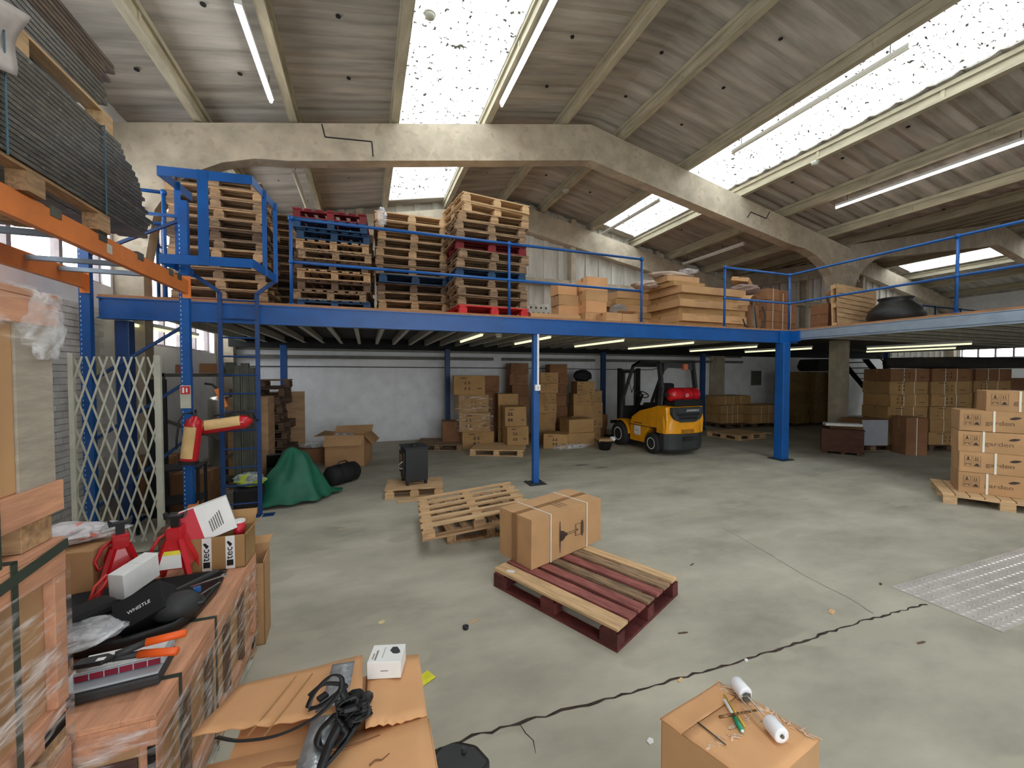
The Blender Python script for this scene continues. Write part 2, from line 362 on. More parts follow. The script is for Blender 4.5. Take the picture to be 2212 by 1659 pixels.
# block courses as shallow joints
for r in range(12):
    z = .02+r*.215
    for c in range(34):
        x = XL+c*.45+(r % 2)*.225
        if x < 13.2: wb.box(x, x+.443, YB-.008-random.uniform(0, .003), YB, z, z+.209)
struct('wall_back', wb, WHITEW, 'white painted blockwork back wall')
cl = MB(); cm = mat('cladding_sheet', lin(206, 202, 192), .85, var=.12, scale=2, stretch=(2, 1, .5), world=True)
def gable(mb, x0, x1, xr):
    n = int((x1-x0)/.16)
    for i in range(n):
        a, b = x0+(x1-x0)*i/n, x0+(x1-x0)*(i+1)/n; yy = YB-(.05 if i % 3 == 0 else 0)
        mb.add([(a, yy, 2.6), (b, yy, 2.6), (b, yy, zr(b)+.05), (a, yy, zr(a)+.05), (a, YB+.3, 2.6), (b, YB+.3, 2.6), (b, YB+.3, zr(b)+.05), (a, YB+.3, zr(a)+.05)],
               [(0, 1, 2, 3), (5, 4, 7, 6), (0, 4, 5, 1), (3, 2, 6, 7), (1, 5, 6, 2), (0, 3, 7, 4)])
gable(cl, XL-.3, XC, R1); gable(cl, XC, XR+.3, R2)
struct('wall_back', cl, cm, 'off white ribbed sheet cladding of the upper gable')
ra = MB()
for z in (3.55, 4.6): ra.box(XL, XR, YB-.2, YB-.05, z, z+.12); ra.box(XL, XR, YB-.26, YB-.2, z-.08, z+.02)
for x in (-.2, 3.2, 6.0, 9.2, 16.5, 20): ra.box(x, x+.16, YB-.25, YB-.02, 2.7, zr(x)-.1)
struct('trim_2', ra, CONC, 'concrete cladding rails on the back gable')
lg = MB()
lg.box(XL, 13.3, YB-.1, YB, 2.42, 2.5); lg.box(XL, 3.5, YB-.2, YB, 2.22, 2.30); lg.box(3.8, 6.9, YB-.2, YB, 2.22, 2.30); lg.box(7.2, 13.3, YB-.16, YB, 2.22, 2.30)
struct('trim_3', lg, mat('ledge_grey', lin(120, 116, 110), .8), 'dark ledge along the top of the block wall')
co = MB(); co.tube([(XL+.02, YB-.05, 2.02), (4.0, YB-.05, 2.0), (9.2, YB-.05, 1.96), (9.6, YB-.05, 2.05), (10.4, YB-.05, 2.06)], .012)
co.tube([(XL+.03, YB-.1, 1.2), (XL+.03, YB-.1, 2.6)], .02)
struct('trim_4', co, mat('conduit_grey', lin(70, 68, 64), .6), 'cable conduit on the back wall')
wf = MB(); wall_open(wf, 'y', YF-.3, YF, XL-.3, XR+.3, 5.4, [(-1.5, 5.5, 0, 4.6)]); struct('wall_front', wf, WHITEW, 'wall behind the viewer with the open shutter doorway')
gf = MB(); 
for x0, x1 in ((XL-.3, XC), (XC, XR+.3)):
    n = 20
    for i in range(n):
        a, b = x0+(x1-x0)*i/n, x0+(x1-x0)*(i+1)/n
        gf.add([(a, YF-.2, 5.3), (b, YF-.2, 5.3), (b, YF-.2, zr(b)+.1), (a, YF-.2, zr(a)+.1)], [(0, 1, 2, 3)])
struct('wall_front', gf, cm, 'sheet cladding above the doorway behind the viewer', solid=.05)
ap = MB(); ap.add([(-6, YF-.3, -.02), (10, YF-.3, -.02), (10, YF-12, -.02), (-6, YF-12, -.02)], [(0, 1, 2, 3)]); struct('yard', ap, fm, 'concrete yard outside the doorway')
for (sx, sy, lx, ly, lz, rx, rz) in ((7, 4.6, 2, YF-.15, 2.3, -PI/2, 0), ):
    L = bpy.data.lights.new('door_portal', 'AREA'); L.shape = 'RECTANGLE'; L.size = sx; L.size_y = sy; L.cycles.is_portal = True
    lo = bpy.data.objects.new('door_portal', L); COL.objects.link(lo); lo.location = (lx, ly, lz); lo.rotation_euler = (PI/2, 0, PI) if True else 0
    lo.rotation_euler = Vector((0, 1, 0)).to_track_quat('-Z', 'Y').to_euler()
# windows on the side walls: steel frame (part) and one pane per light
def window(n, x, y0, y1, z0, z1, nm, label, rows=1, out=-1):
    t = MB(); w = .03
    t.box(x-.05, x+.05, y0, y1, z0, z0+.05); t.box(x-.05, x+.05, y0, y1, z1-.05, z1)
    for i in range(nm+1):
        y = y0+(y1-y0)*i/nm; t.box(x-.04, x+.04, y-w, y+w, z0, z1)
    for r in range(1, rows):
        z = z0+(z1-z0)*r/rows; t.box(x-.04, x+.04, y0, y1, z-w, z+w)
    f = struct('window_%d' % n, t, mat('window_frame_paint', lin(150, 140, 140), .6, world=True), label)
    g = MB(); g.add([(x, y0, z0), (x, y1, z0), (x, y1, z1), (x, y0, z1)], [(0, 1, 2, 3)]); g.build('pane', GLASS, f)
    L = bpy.data.lights.new('window_portal', 'AREA'); L.shape = 'RECTANGLE'; L.size = z1-z0; L.size_y = y1-y0; L.cycles.is_portal = True
    lo = bpy.data.objects.new('window_portal', L); COL.objects.link(lo); lo.location = (x+.06*(-out), (y0+y1)/2, (z0+z1)/2)
    lo.rotation_euler = Vector((-out, 0, 0)).to_track_quat('-Z', 'Y').to_euler(); lo.rotation_euler = (0, -PI/2 if out < 0 else PI/2, 0)
window(20, XL-.15, *WL[0], 5, 'bright steel framed window behind the left pallet stack', 3)
window(21, XL-.15, *WL[1], 6, 'bright steel framed window above the orange racking', 2)
window(22, XL-.15, *WL[2], 6, 'steel framed window on the left near the viewer', 2)
window(23, XR+.15, *WR[0], 5, 'strip window on the far right wall, further one', 1, 1)
window(24, XR+.15, *WR[1], 7, 'strip window on the far right wall, nearer one', 1, 1)
# floor joint and cracks
def crack(pts, w, name, label, jit=.01):
    q = [Pz(u, v, 0) for u, v in pts]; L_, R_ = [], []
    for a, b in zip(q[:-1], q[1:]):
        n = max(2, int((b-a).length/.05)); d = (b-a).normalized(); s = Vector((-d.y, d.x, 0))
        for i in range(n):
            p = a+(b-a)*i/n+s*random.uniform(-jit, jit); ww = w*random.uniform(.35, 1.1)
            L_.append(p+s*ww/2); R_.append(p-s*ww/2)
    mb = MB(); vs = [(p.x, p.y, .0015) for p in L_]+[(p.x, p.y, .0015) for p in R_]; n = len(L_)
    mb.add(vs, [(i, i+1, n+i+1, n+i) for i in range(n-1)]); struct(name, mb, mat('crack_dirt', lin(62, 48, 42), .95, var=.3, scale=20, world=True), label)
crack([(880, 1648), (1020, 1592), (1250, 1526), (1380, 1491), (1500, 1457), (1620, 1423), (1740, 1383), (1860, 1343), (2010, 1303)], .02, 'trim_5', 'dark crumbling joint line across the floor')
crack([(1125, 1566), (1150, 1600), (1160, 1659)], .006, 'trim_6', 'thin crack branching from the floor joint', .006)
crack([(1560, 1140), (1650, 1190), (1740, 1245), (1830, 1290), (1900, 1335)], .005, 'trim_7', 'hairline crack in the floor', .008)

# ================================================================== MEZZANINE
ZD = 2.78; MY = 6.1; MX = 8.55; YRE = .6
mz = thing('mezzanine_platform', (0, 0, 0), 0, 'raised mezzanine platform on blue steel posts with board deck', 'mezzanine')
d = MB(); d.box(-2.95, XR-6, MY+.02, YB-.32, ZD-.035, ZD); d.box(MX+.02, XR-6, YRE, MY+.02, ZD-.035, ZD); d.build('deck_board', DECKB, mz)
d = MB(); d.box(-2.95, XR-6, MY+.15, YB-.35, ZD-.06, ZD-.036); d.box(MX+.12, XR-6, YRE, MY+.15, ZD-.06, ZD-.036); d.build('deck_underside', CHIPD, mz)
def ibeam(a, b, h, w, name, m, side):
    """channel or I beam hanging below deck from a to b"""
    mb = MB(); a = Vector(a); b = Vector(b); dr = (b-a).normalized(); s = Vector((-dr.y, dr.x, 0))*side
    z1 = ZD-.036; 
    def sl(o0, o1, za, zb):
        p = [a+s*o0, b+s*o0, b+s*o1, a+s*o1]
        mb.add([(q.x, q.y, zz) for zz in (za, zb) for q in p], [(0, 3, 2, 1), (4, 5, 6, 7), (0, 1, 5, 4), (1, 2, 6, 5), (2, 3, 7, 6), (3, 0, 4, 7)])
    sl(0, w, z1-.014, z1); sl(0, w, z1-h, z1-h+.014); sl(w*.35, w*.45, z1-h+.014, z1-.014)
    return mb.build(name, m, mz)
ibeam((-2.95, MY, 0), (MX, MY, 0), .25, .13, 'front_beam', BLUE, 1)
mb = MB(); mb.box(-2.9, MX-.1, MY+.012, MY+.03, ZD-.27, ZD-.05); mb.build('front_fascia', BLUE, mz)
ibeam((MX, YRE, 0), (MX, MY, 0), .20, .06, 'side_channel', GALV, -1)
mb = MB(); mb.box(MX-.0, MX+.02, YRE, MY, ZD-.2, ZD-.06); mb.build('side_fascia', GALV, mz)
mb = MB(); mb.box(MX-.32, MX+.22, MY-.02, MY+.03, ZD-.29, ZD-.03); mb.box(MX-.04, MX+.02, MY-.22, MY, ZD-.26, ZD-.04)
mb.build('corner_bracket', BLUE, mz)
# joists
for i in range(27):
    x = -2.6+i*.41
    mb = MB(); mb.box(x-.035, x+.035, MY+.14, YB-.55, ZD-.2, ZD-.19); mb.box(x-.03, x-.026, MY+.14, YB-.35, ZD-.2, ZD-.062)
    mb.build('joist', JOIST, mz)
for i in range(14):
    y = .9+i*.41
    if y < MY-.1:
        mb = MB(); mb.box(MX+.1, XR-6, y-.03, y+.03, ZD-.2, ZD-.19); mb.box(MX+.1, XR-6, y-.03, y-.026, ZD-.2, ZD-.062); mb.build('joist', JOIST, mz)
mb = MB(); mb.box(-2.95, 21, YB-.5, YB-.35, ZD-.32, ZD-.06); mb.build('rear_beam', BLACKM, mz)
def post(x, y, w, m=BLUE, plate=.3, name='post'):
    mb = MB(); mb.box(x-w/2, x+w/2, y-w/2, y+w/2, 0.012, ZD-.288)
    o = mb.build(name, m, mz, bevel=w*.07)
    if plate:
        pb_ = MB(); pb_.box(x-plate/2, x+plate/2, y-plate/2, y+plate/2, 0, .012)
        for sx in (-1, 1):
            for sy in (-1, 1): pb_.lathe([(.012, .012), (.012, .03)], 8, Matrix.Translation((x+sx*plate*.4, y+sy*plate*.4, 0)))
        pb_.build('base_plate', CHAR if plate > .28 else BLUED, o)
    return o
post(2.66, MY+.08, .1, BLUE, .3); post(8.37, MY+.02, .2, BLUE, .36)
post(-2.78, 6.3, .14, BLUED, .26)
for x, y in ((-1.75, 10.4), (2.06, 10.75), (6.9, 10.75), (10.4, 10.3), (15.6, 8.0)): post(x, y, .13, BLUED if x > -1 else BLUE, .2)
# white cable trunking and switch on the middle post
t = thing('cable_trunking', (2.66, MY+.02, 0), 0, 'white plastic cable trunking clipped to the thin blue middle post', 'trunking')
mb = MB(); mb.box(.0, .03, -.022, 0, 1.65, ZD-.29); mb.build('trunking', WHITE, t)
mb = MB(); mb.box(-.045, .045, -.05, 0, 1.56, 1.66); mb.build('switch_box', WHITE, t, bevel=.006)
mb = MB(); mb.box(-.012, .012, -.056, -.05, 1.59, 1.63); mb.build('switch_rocker', CREAM, t)
# guard rails
def rail(pts, label, posts, zt=3.93, zm=3.35, ends=True, m=BLUE):
    t = thing('guard_rail', (0, 0, 0), 0, label, 'guard rail')
    for nm, z in (('top_rail', zt), ('middle_rail', zm)):
        mb = MB(); mb.tube([(x, y, z) for x, y in pts], .022, 10); mb.build(nm, m, t, smooth=True)
    for x, y in posts:
        mb = MB(); mb.tube([(x, y, ZD), (x, y, zt)], .022, 10); mb.lathe([(.03, zt-.03), (.036, zt), (.03, zt+.03)], 10, Matrix.Translation((x, y, 0))); mb.lathe([(.03, zm-.03), (.03, zm+.03)], 10, Matrix.Translation((x, y, 0)))
        mb.lathe([(.05, ZD+.001), (.05, ZD+.01)], 10, Matrix.Translation((x, y, 0))); mb.build('rail_post', m, t, smooth=True)
    return t
RY = MY+.06
rail([(-.93, RY), (4.76, RY)], 'blue tubular guard rail in front of the pallet stacks', [(-.93, RY), (2.19, RY), (4.76, RY)])
rail([(6.76, RY), (8.6, RY), (8.6, 3.54), (8.6, YRE)], 'blue tubular guard rail turning the inner corner of the mezzanine', [(6.76, RY), (8.6, RY), (8.6, 3.54), (8.6, 1.0)], 3.96)
rail([(-2.9, 8.6), (-2.9, 6.4), (-2.4, 6.4)], 'blue tubular guard rail by the left windows', [(-2.9, 8.6), (-2.9, 7.5), (-2.4, 6.4)], 4.15, 3.75)
# dark rail of the second stair opening far right
t = rail([(15.0, 7.3), (19.5, 7.3), (19.5, 5.0)], 'dark blue guard rail round the far stair opening', [(15, 7.3), (16.6, 7.3), (18.0, 7.3), (19.5, 7.3)], 3.9, 3.4, m=BLUED)
# ladder with cage/gate
ld = thing('ladder', (-1.5, 5.98, 0), 0, 'blue steel ladder fixed to the mezzanine front beam with angular top cage', 'ladder')
for sx in (-.2, .2):
    mb = MB(); fx = -.46 if sx < 0 else .42
    mb.bar((sx, 0, 0), (sx, 0, 2.86), .05, .014, up=(0, 1, 0)); mb.bar((sx, 0, 2.86), (fx, 0, 3.05), .045, .014, up=(0, 1, 0)); mb.build('stile', BLUED, ld)
for i in range(12):
    mb = MB(); z = .18+i*.235
    mb.tube([(-.2, 0, z), (.2, 0, z)], .011, 8); mb.build('rung', BLUED, ld)
mb = MB(); mb.box(.12, .36, -.06, .06, 0, .01); mb.build('foot_plate', BLUED, ld)
# cage: hexagonal hoops and uprights
LY = 5.98; LX = -1.5
hoop = [(-1.97-LX, 6.0-LY), (-2.05-LX, 5.33-LY), (-1.17-LX, 5.24-LY), (-1.08-LX, 5.98-LY)]
for z, hh_ in ((3.99, .1), (3.07, .1)):
    mb = MB()
    for a, b in zip(hoop[:-1], hoop[1:]): mb.bar((a[0], a[1], z), (b[0], b[1], z), .008, hh_)
    mb.build('cage_hoop', BLUE, ld)
def mid(i, f): return (hoop[i][0]*(1-f)+hoop[i+1][0]*f, hoop[i][1]*(1-f)+hoop[i+1][1]*f)
for (x, y), w_ in ((mid(0, .45), .06), (mid(1, .47), .10), (mid(2, .5), .05), (hoop[3], .05)):
    mb = MB(); mb.bar((x, y-.008, 3.02), (x, y-.008, 4.04), w_, .008, up=(0, 1, 0)); mb.build('cage_strap', BLUE, ld)
# lights under the deck and roof
TUBE = emis('lit_tube', (1, .97, .9), 9.); TUBEY = emis('dim_lit_tube', (1, .93, .5), .9)
def tubelight(a, b, label, on=TUBE, w=.07, drop=True):
    a = Vector(a); b = Vector(b); m_ = (a+b)/2
    t = thing('tube_light', m_, 0, label, 'strip light')
    al, bl = a-m_, b-m_
    mb = MB(); mb.bar(al+Vector((0, 0, .045)), bl+Vector((0, 0, .045)), w, .05); mb.build('light_body', WHITE, t)
    mb = MB(); mb.tube([al, bl], .02, 10); mb.build('fluorescent_tube', on, t, smooth=True)
    if drop:
        for q in (al*.85, bl*.85): mb = MB(); mb.bar(q+Vector((0, 0, .06)), q+Vector((0, 0, .28)), .01, .01); mb.build('hanger', DGREY, t)
    return t
OFF = mat('unlit_tube', lin(225, 222, 205), .4, var=.02)
def rp(u, v, x): return Px(u, v, x)
tubelight((-1.2, 4.95, 5.62), (-1.2, 6.5, 5.62), 'lit tube light hanging over the left roof slope', emis('lit_tube_b', (1, .97, .92), 14))
tubelight((2.16, 3.0, 6.28), (2.16, 6.45, 6.28), 'lit tube light beside the left rooflight')
tubelight((10.02, 3.2, 5.58), (10.02, 6.15, 5.58), 'lit tube light on the right roof slope')
tubelight((10.02, 8.5, 5.46), (10.02, 10.8, 5.46), 'unlit twin tube light beyond the concrete frame', OFF)
tubelight((6.95, 3.4, 6.25), (6.95, 6.2, 6.25), 'unlit tube light hung under the right rooflight, nearer', OFF, .03)
tubelight((6.95, 8.3, 6.15), (6.95, 10.9, 6.15), 'unlit tube light under the right rooflight beyond the frame', OFF, .04)
tubelight((-1.2, 8.4, 5.5), (-1.2, 10.4, 5.5), 'unlit tube light over the left pallet stack', OFF)
zz = ZD-.27
for i, (x0, y0, x1, y1) in enumerate([(-3.0, 6.9, -2.9, 8.9), (1.9, 6.75, 1.9, 8.4), (3.2, 6.75, 3.2, 8.6), (4.9, 6.9, 4.9, 8.9), (6.7, 6.9, 6.7, 9.2), (9.2, 7.4, 9.2, 9.6), (11.2, 7.4, 11.2, 9.4), (12.8, 5.0, 12.8, 7.0), (14.6, 6, 14.6, 8)]):
    lab = ['left wall window', 'third joist bay', 'middle thin post', 'forklift mast side', 'forklift cab', 'thick blue post', 'concrete column left side', 'concrete column right side', 'far dark box pile'][i]
    tubelight((x0, y0, zz), (x1, y1, zz), 'dim yellowish tube light under the deck near the '+lab, TUBEY, .09, False)
# detectors
def detector(p, label, r=.06):
    t = thing('smoke_detector', p, 0, label, 'detector')
    mb = MB(); mb.lathe([(r*1.15, 0), (r*1.15, -.02)], 16); mb.build('detector_base', WHITE, t)
    mb = MB(); mb.lathe([(r, -.02), (r*.95, -.05), (r*.5, -.07), (.005, -.072)], 16); mb.build('detector_head', CREAM, t, smooth=True)
detector((8.32, 5.5, zr(8.32)-.24), 'white round detector on purlin beside right rooflight'); detector((.75, 4.9, zr(.5)-.2), 'white dome detector at left rooflight top corner')
detector((5.0, 9.6, zr(5.0)-.24), 'small white detector high on the dark central purlin', .07); detector((2.35, 7.2, ZD-.2), 'small white detector under the mezzanine deck')
# ================================================================== PALLETS
PAL = {}
def pallet_proto(key, L=1.2, W=1.0, nb=7, bw=.095, m=WOOD, mb_=None, h=.144, bott='perim', miss=()):
    """meshes of one kind: top boards run along local x"""
    if key in PAL: return PAL[key]
    mb_ = mb_ or m
    t = .02 if h < .155 else .024; bl = h-3*t-.002
    top = MB(); 
    for i in range(nb):
        if i in miss: continue
        w = bw if i not in (0, nb-1) else bw*1.25
        y = -W/2+w/2+(W-w)*i/(nb-1); r = random.uniform(-.006, .006)
        top.box(-L/2+r, L/2+r, y-w/2, y+w/2, h-t, h, j=.0015)
    for x in (-L/2+.07, 0, L/2-.07): top.box(x-.05, x+.05, -W/2, W/2, h-2*t, h-t-.0005, j=.001)
    bot = MB()
    for y in (-W/2+.05, 0, W/2-.05): bot.box(-L/2, L/2, y-.05, y+.05, 0, t, j=.001)
    if bott == 'perim':
        for x in (-L/2+.05, L/2-.05): bot.box(x-.05, x+.05, -W/2+.1, W/2-.1, 0.001, t, j=.001)
    blk = MB().box(-.065, .065, -.048, .048, t+.0005, h-2*t-.001)
    PAL[key] = (top.mesh('top_boards', m), bot.mesh('bottom_boards', mb_), blk.mesh('block', mb_), [(x, y) for x in (-L/2+.07, 0, L/2-.07) for y in (-W/2+.05, 0, W/2-.05)], h)
    return PAL[key]
def mo(name, me, parent, loc=(0, 0, 0)):
    o = bpy.data.objects.new(name, me); COL.objects.link(o); o.parent = parent; o.location = loc; return o
def pallet(key, loc, rz, label, group=None, rot=None):
    tm, bm_, km, pos, h = PAL[key]
    t = thing('wooden_pallet', loc, rz, label, 'pallet', group, rot)
    mo('top_boards', tm, t); mo('bottom_boards', bm_, t)
    for x, y in pos: mo('block', km, t, (x, y, 0))
    return t
pallet_proto('a', m=WOOD); pallet_proto('g', m=WOODG); pallet_proto('d', m=WOODD); pallet_proto('l', m=WOODL, nb=9)
pallet_proto('e', 1.2, .8, 5, .12, WOODG); pallet_proto('r', m=REDD, mb_=REDD); pallet_proto('R', m=REDP, mb_=REDP); pallet_proto('b', m=BLUEP, mb_=BLUEP)
CN = {'a': 'pale wooden pallet', 'g': 'weathered grey wooden pallet', 'd': 'dark brown wooden pallet', 'l': 'light new wooden pallet', 'e': 'narrow weathered pallet', 'r': 'dark red painted pallet', 'R': 'bright red painted pallet', 'b': 'blue painted pallet'}
def stack(seq, x, y, z, rz, where, group, jit=.03, jr=.03, lean=(0, 0), dz=0.002):
    for i, k_ in enumerate(seq):
        pos = ORD[i] if i < len(seq)-1 else 'topmost'
        pallet(k_, (x+random.uniform(-jit, jit)+lean[0]*i, y+random.uniform(-jit, jit)+lean[1]*i, z), rz+random.uniform(-jr, jr), '%s, %s of %s' % (CN[k_], pos, where), group)
        z += PAL[k_][4]+dz
    return z
z = stack('rgaggagdgagag', -2.0, 7.5, ZD, -.02, 'the stack behind the ladder cage', 'pallets stacked behind the ladder')
stack('gaggdgagggagg', -1.72, 8.68, ZD, .04, 'the hidden stack behind the ladder pallets', 'pallets stacked behind the ladder', .05)
stack('bgdadgabgr'.replace('gr','br'), -.42, 7.15, ZD, PI/2-.03, 'the second stack from the ladder', 'second stack of pallets')
stack('ggdgbagdgag', -.35, 8.5, ZD, PI/2, 'the stack hidden behind the second one', 'second stack of pallets', .05)
stack('aagdbggagaal', .79, 7.58, ZD, -.02, 'the third stack from the ladder', 'third stack of pallets')
z4 = stack('Rgggbggrgga', 1.93, 6.76, ZD, .03, 'the fourth stack by the guard rail', 'fourth stack of pallets')
z4 = stack('ll', 1.95, 6.8, z4, .16, 'the tilted pair capping the fourth stack', 'fourth stack of pallets', .03, .04)
# torn film hanging on stacks
def crumple(name, c, size, m, label, cat, seed=1, n=14, amp=.3, flat=1., par=None, solid=0):
    rnd = random.Random(seed); mb = MB(); sx, sy, sz = size
    ph = [rnd.uniform(0, 6.28) for _ in range(12)]
    def fn(a, b):
        th = a*2*PI; phi = b*PI
        r = 1+amp*(math.sin(3*th+ph[0]+2*math.sin(4*phi+ph[1]))*.5+math.sin(7*th+ph[2]+5*phi)*.3+math.sin(11*phi+ph[3]+5*th)*.3)*math.sin(phi)
        zz = math.cos(phi); return (sx/2*r*math.sin(phi)*math.cos(th), sy/2*r*math.sin(phi)*math.sin(th), max(0, sz/2*(1+zz*r)))
    mb.grid(fn, n*3, n*2)
    o = mb.build(name, m, par, True, loc=c, solid=solid)
    if label: tag(o, label, cat)
    return o
crumple('plastic_film', Py(825, 475, 6.85)-Vector((0, 0, .1)), (.14, .1, .3), BAGP, 'white torn film hanging off the third pallet stack', 'plastic film', 4)

# ================================================================== CARDBOARD BOXES
def cbox(c, dims, rz, label, m=CARD, straps=0, group=None, cat='box', tape=True, name='cardboard_box', tilt=0, strapdir='y', rot=None, marks=0):
    """c = centre of the base; box with seams, tape and optional straps"""
    L, W, Hh = dims
    t = thing(name, c, rz, label, cat, group, rot=rot if rot else ((tilt, 0, rz) if tilt else None))
    mb = MB(); mb.box(-L/2, L/2, -W/2, W/2, 0, Hh-.004, j=min(.004, Hh*.02))
    mb.box(-L/2+.002, L/2-.002, -W/2+.001, -.003, Hh-.005, Hh); mb.box(-L/2+.002, L/2-.002, .003, W/2-.001, Hh-.005, Hh)
    mb.build('carton', m, t, bevel=.003)
    if tape:
        a = MB(); a.box(-L/2-.001, L/2+.001, -.025, .025, Hh, Hh+.0012); a.box(-L/2-.0025, -L/2-.001, -.025, .025, Hh*.7, Hh+.001); a.box(L/2+.001, L/2+.0025, -.025, .025, Hh*.7, Hh+.001)
        a.build('tape', TAPE, t)
    for i in range(straps):
        f = (i+1)/(straps+1)*.9+.05; x = -L/2+L*f
        a = MB(); w = .007; e = .003
        a.box(x-w, x+w, -W/2-e, -W/2-.0015, 0, Hh+e); a.box(x-w, x+w, W/2+.0015, W/2+e, 0, Hh+e); a.box(x-w, x+w, -W/2-e, W/2+e, Hh+.0015, Hh+e)
        a.build('strap', STRAPW, t)
    if marks and random.random() < .75:
        a = MB(); s = Hh*random.choice((.1, .13, .16)); of_ = random.uniform(-.04, .3)
        for fx, ph in ((-.36+of_, 0), (-.24+of_, 1)):
            x = L*fx
            a.box(x-s/2, x+s/2, -W/2-.0035, -W/2-.0028, Hh*.55, Hh*.55+s*.25); a.box(x-s*.2, x+s*.2, -W/2-.0035, -W/2-.0028, Hh*.6, Hh*.6+s*.7)
            a.box(x-s/2, x+s/2, -W/2-.0035, -W/2-.0028, Hh*.25, Hh*.25+s*.2); a.box(x-s*.3, x+s*.3, -W/2-.0035, -W/2-.0028, Hh*.3, Hh*.3+s*.6)
        a.box(-L*.3, -L*.1, -W/2-.0035, -W/2-.0028, Hh*.84, Hh*.88); a.box(L*.25, L*.4, -W/2-.0035, -W/2-.0028, Hh*.3, Hh*.34)
        a.build('printed_marks', PRINT, t)
    return t
# small boxes on the deck
for i, (w, hh, dx, r) in enumerate([(.42, .17, 0, .02), (.42, .18, .01, -.03), (.42, .2, .0, .02), (.40, .22, -.02, -.02)]):
    cbox((3.62+dx, 7.0, ZD+[0, .17, .35, .55][i]), (w, .34, hh), r, 'tan box, %s of the shorter column beside the tufted carton' % (ORD[i] if i < 3 else 'topmost'), CARDP if i % 2 else CARD, group='two columns of small boxes')
for i, (w, hh, dx, r) in enumerate([(.46, .2, 0, .0), (.45, .22, .0, .02), (.46, .2, .02, -.02), (.44, .24, .02, .03)]):
    cbox((4.06+dx, 6.75, ZD+[0, .2, .42, .62][i]), (w, .36, hh), r, 'tan box, %s of the taller column beyond the rail post' % (ORD[i] if i < 3 else 'topmost'), CARDP if i % 2 else CARD, group='two columns of small boxes')
t = thing('tufted_carton', (2.96, 6.95, ZD), 0, 'grey box printed with a tufted diamond pattern on the deck', 'box')
mb = MB(); mb.box(-.26, .26, -.12, .12, 0, .34); mb.build('carton', mat('tuft_grey', lin(176, 170, 160), .8), t, bevel=.01)
mb = MB()
for r in range(3):
    for c in range(5):
        mb.lathe([(.022, 0), (.012, .006)], 8, Matrix.Translation((-.21+c*.1+(r % 2)*.05-.0, -.121, .07+r*.1)) @ Matrix.Rotation(PI/2, 4, 'X'))
mb.build('tuft_button', PRINT, t)
cbox((3.1, 6.45, ZD), (.95, .3, .09), 0, 'long flat carton lying at the deck edge under the rail', CARD)
cbox((4.25, 6.42, ZD), (.36, .28, .17), .1, 'small open topped box at the deck edge', CARD); cbox((4.64, 6.45, ZD), (.34, .28, .17), -.05, 'small box with a raised flap beside the rail end', CARD)
mb = MB(); mb.add([(-.17, 0, 0), (.17, 0, 0), (.2, -.14, .06), (-.2, -.14, .06)], [(0, 1, 2, 3)])
mb.build('flap', CARD, bpy.data.objects[-1] if False else [o for o in bpy.data.objects if o.get('label', '').startswith('small box with a raised flap')][0], loc=(0, .1, .18), solid=.004)
# flat pack pile: front face 5.85..7.6, side face from corner going back-left
zb = ZD
prof = [(.0, .11), (.0, .15), (.03, .13), (-.02, .15), (.02, .12), (-.03, .15)]
for i, (dx, hh) in enumerate(prof):
    m_ = CARD if i % 2 else CARDB
    for j, (xx, ww) in enumerate(((6.78, 1.75),)):
        cbox((xx+dx, 7.05, zb), (ww+(.1 if i == 3 else 0), 1.3 if i % 2 else 1.15, hh), .02*(1 if i % 2 else -1), 'long flat carton, %s of the big flat pack pile' % (ORD[i] if i < 5 else 'topmost'), m_, group='pile of long flat cartons', marks=1)
    cbox((5.5+dx*.5, 8.35, zb), (.9, 2.0, hh), .03*(1 if i % 2 else -1), 'flat carton, %s of the pile reaching back behind the rail end' % (ORD[i] if i < 5 else 'topmost'), m_, group='pile of long flat cartons')
    zb += hh+.003
cbox((6.2, 7.0, zb), (.85, .95, .1), .05, 'short carton lying across the top of the flat pack pile', CARDB); 
cbox((6.15, 7.0, zb+.103), (.8, .8, .12), -.03, 'top short carton under the cream bag', CARD)
crumple('padded_bag', (6.05, 6.9, zb+.225), (1.05, .5, .13), mat('cream_bag', lin(206, 186, 172), .8, var=.1), 'cream padded bag draped over the flat pack pile', 'bag', 7, amp=.12)
crumple('padded_bag', (5.5, 7.0, zb+.0), (.5, .5, .16), MATS['cream_bag'], 'crumpled cream bag at the left end of the pile', 'bag', 8, amp=.2)
crumple('plastic_bag', (6.4, 6.75, zb+.34), (.4, .3, .08), BAGP, 'clear plastic bag on top of the cream padded bag', 'plastic bag', 9, amp=.2)
cbox((4.95, 7.6, ZD+.5), (.4, .3, .13), .3, 'small tan carton perched at the left of the pile', CARD, tilt=.1)
crumple('cardboard_scrap', (4.95, 7.15, ZD), (.45, .3, .5), mat('grey_bubble', lin(150, 138, 128), .7, var=.2), 'torn grey bubble wrap at the left foot of the pile', 'packing', 12, amp=.25)
rnd = random.Random(3)
for i, (u, v, l, w_, hh, rr) in enumerate([(1525, 600, .5, .35, .06, .3), (1560, 604, .45, .3, .07, -.2), (1535, 588, .4, .3, .05, .5), (1575, 590, .35, .3, .1, .1)]):
    p = Py(u, v, 7.0+.1*i); cbox((p.x, p.y, zb+.02+(.075 if i > 1 else 0)), (l, w_, hh), rr, 'crushed carton %s among the rubbish on the flat packs' % ['lying flat', 'with torn edge', 'folded over', 'stood on end'][i], CARDB, tape=False, group='crushed cartons')
crumple('grey_bag', (8.02, 6.75, ZD+.82), (.75, .45, .24), mat('pinkish_bag', lin(150, 128, 118), .8, var=.15), 'pinkish grey bag slumped over the rubbish heap by the rail', 'bag', 21, amp=.15)
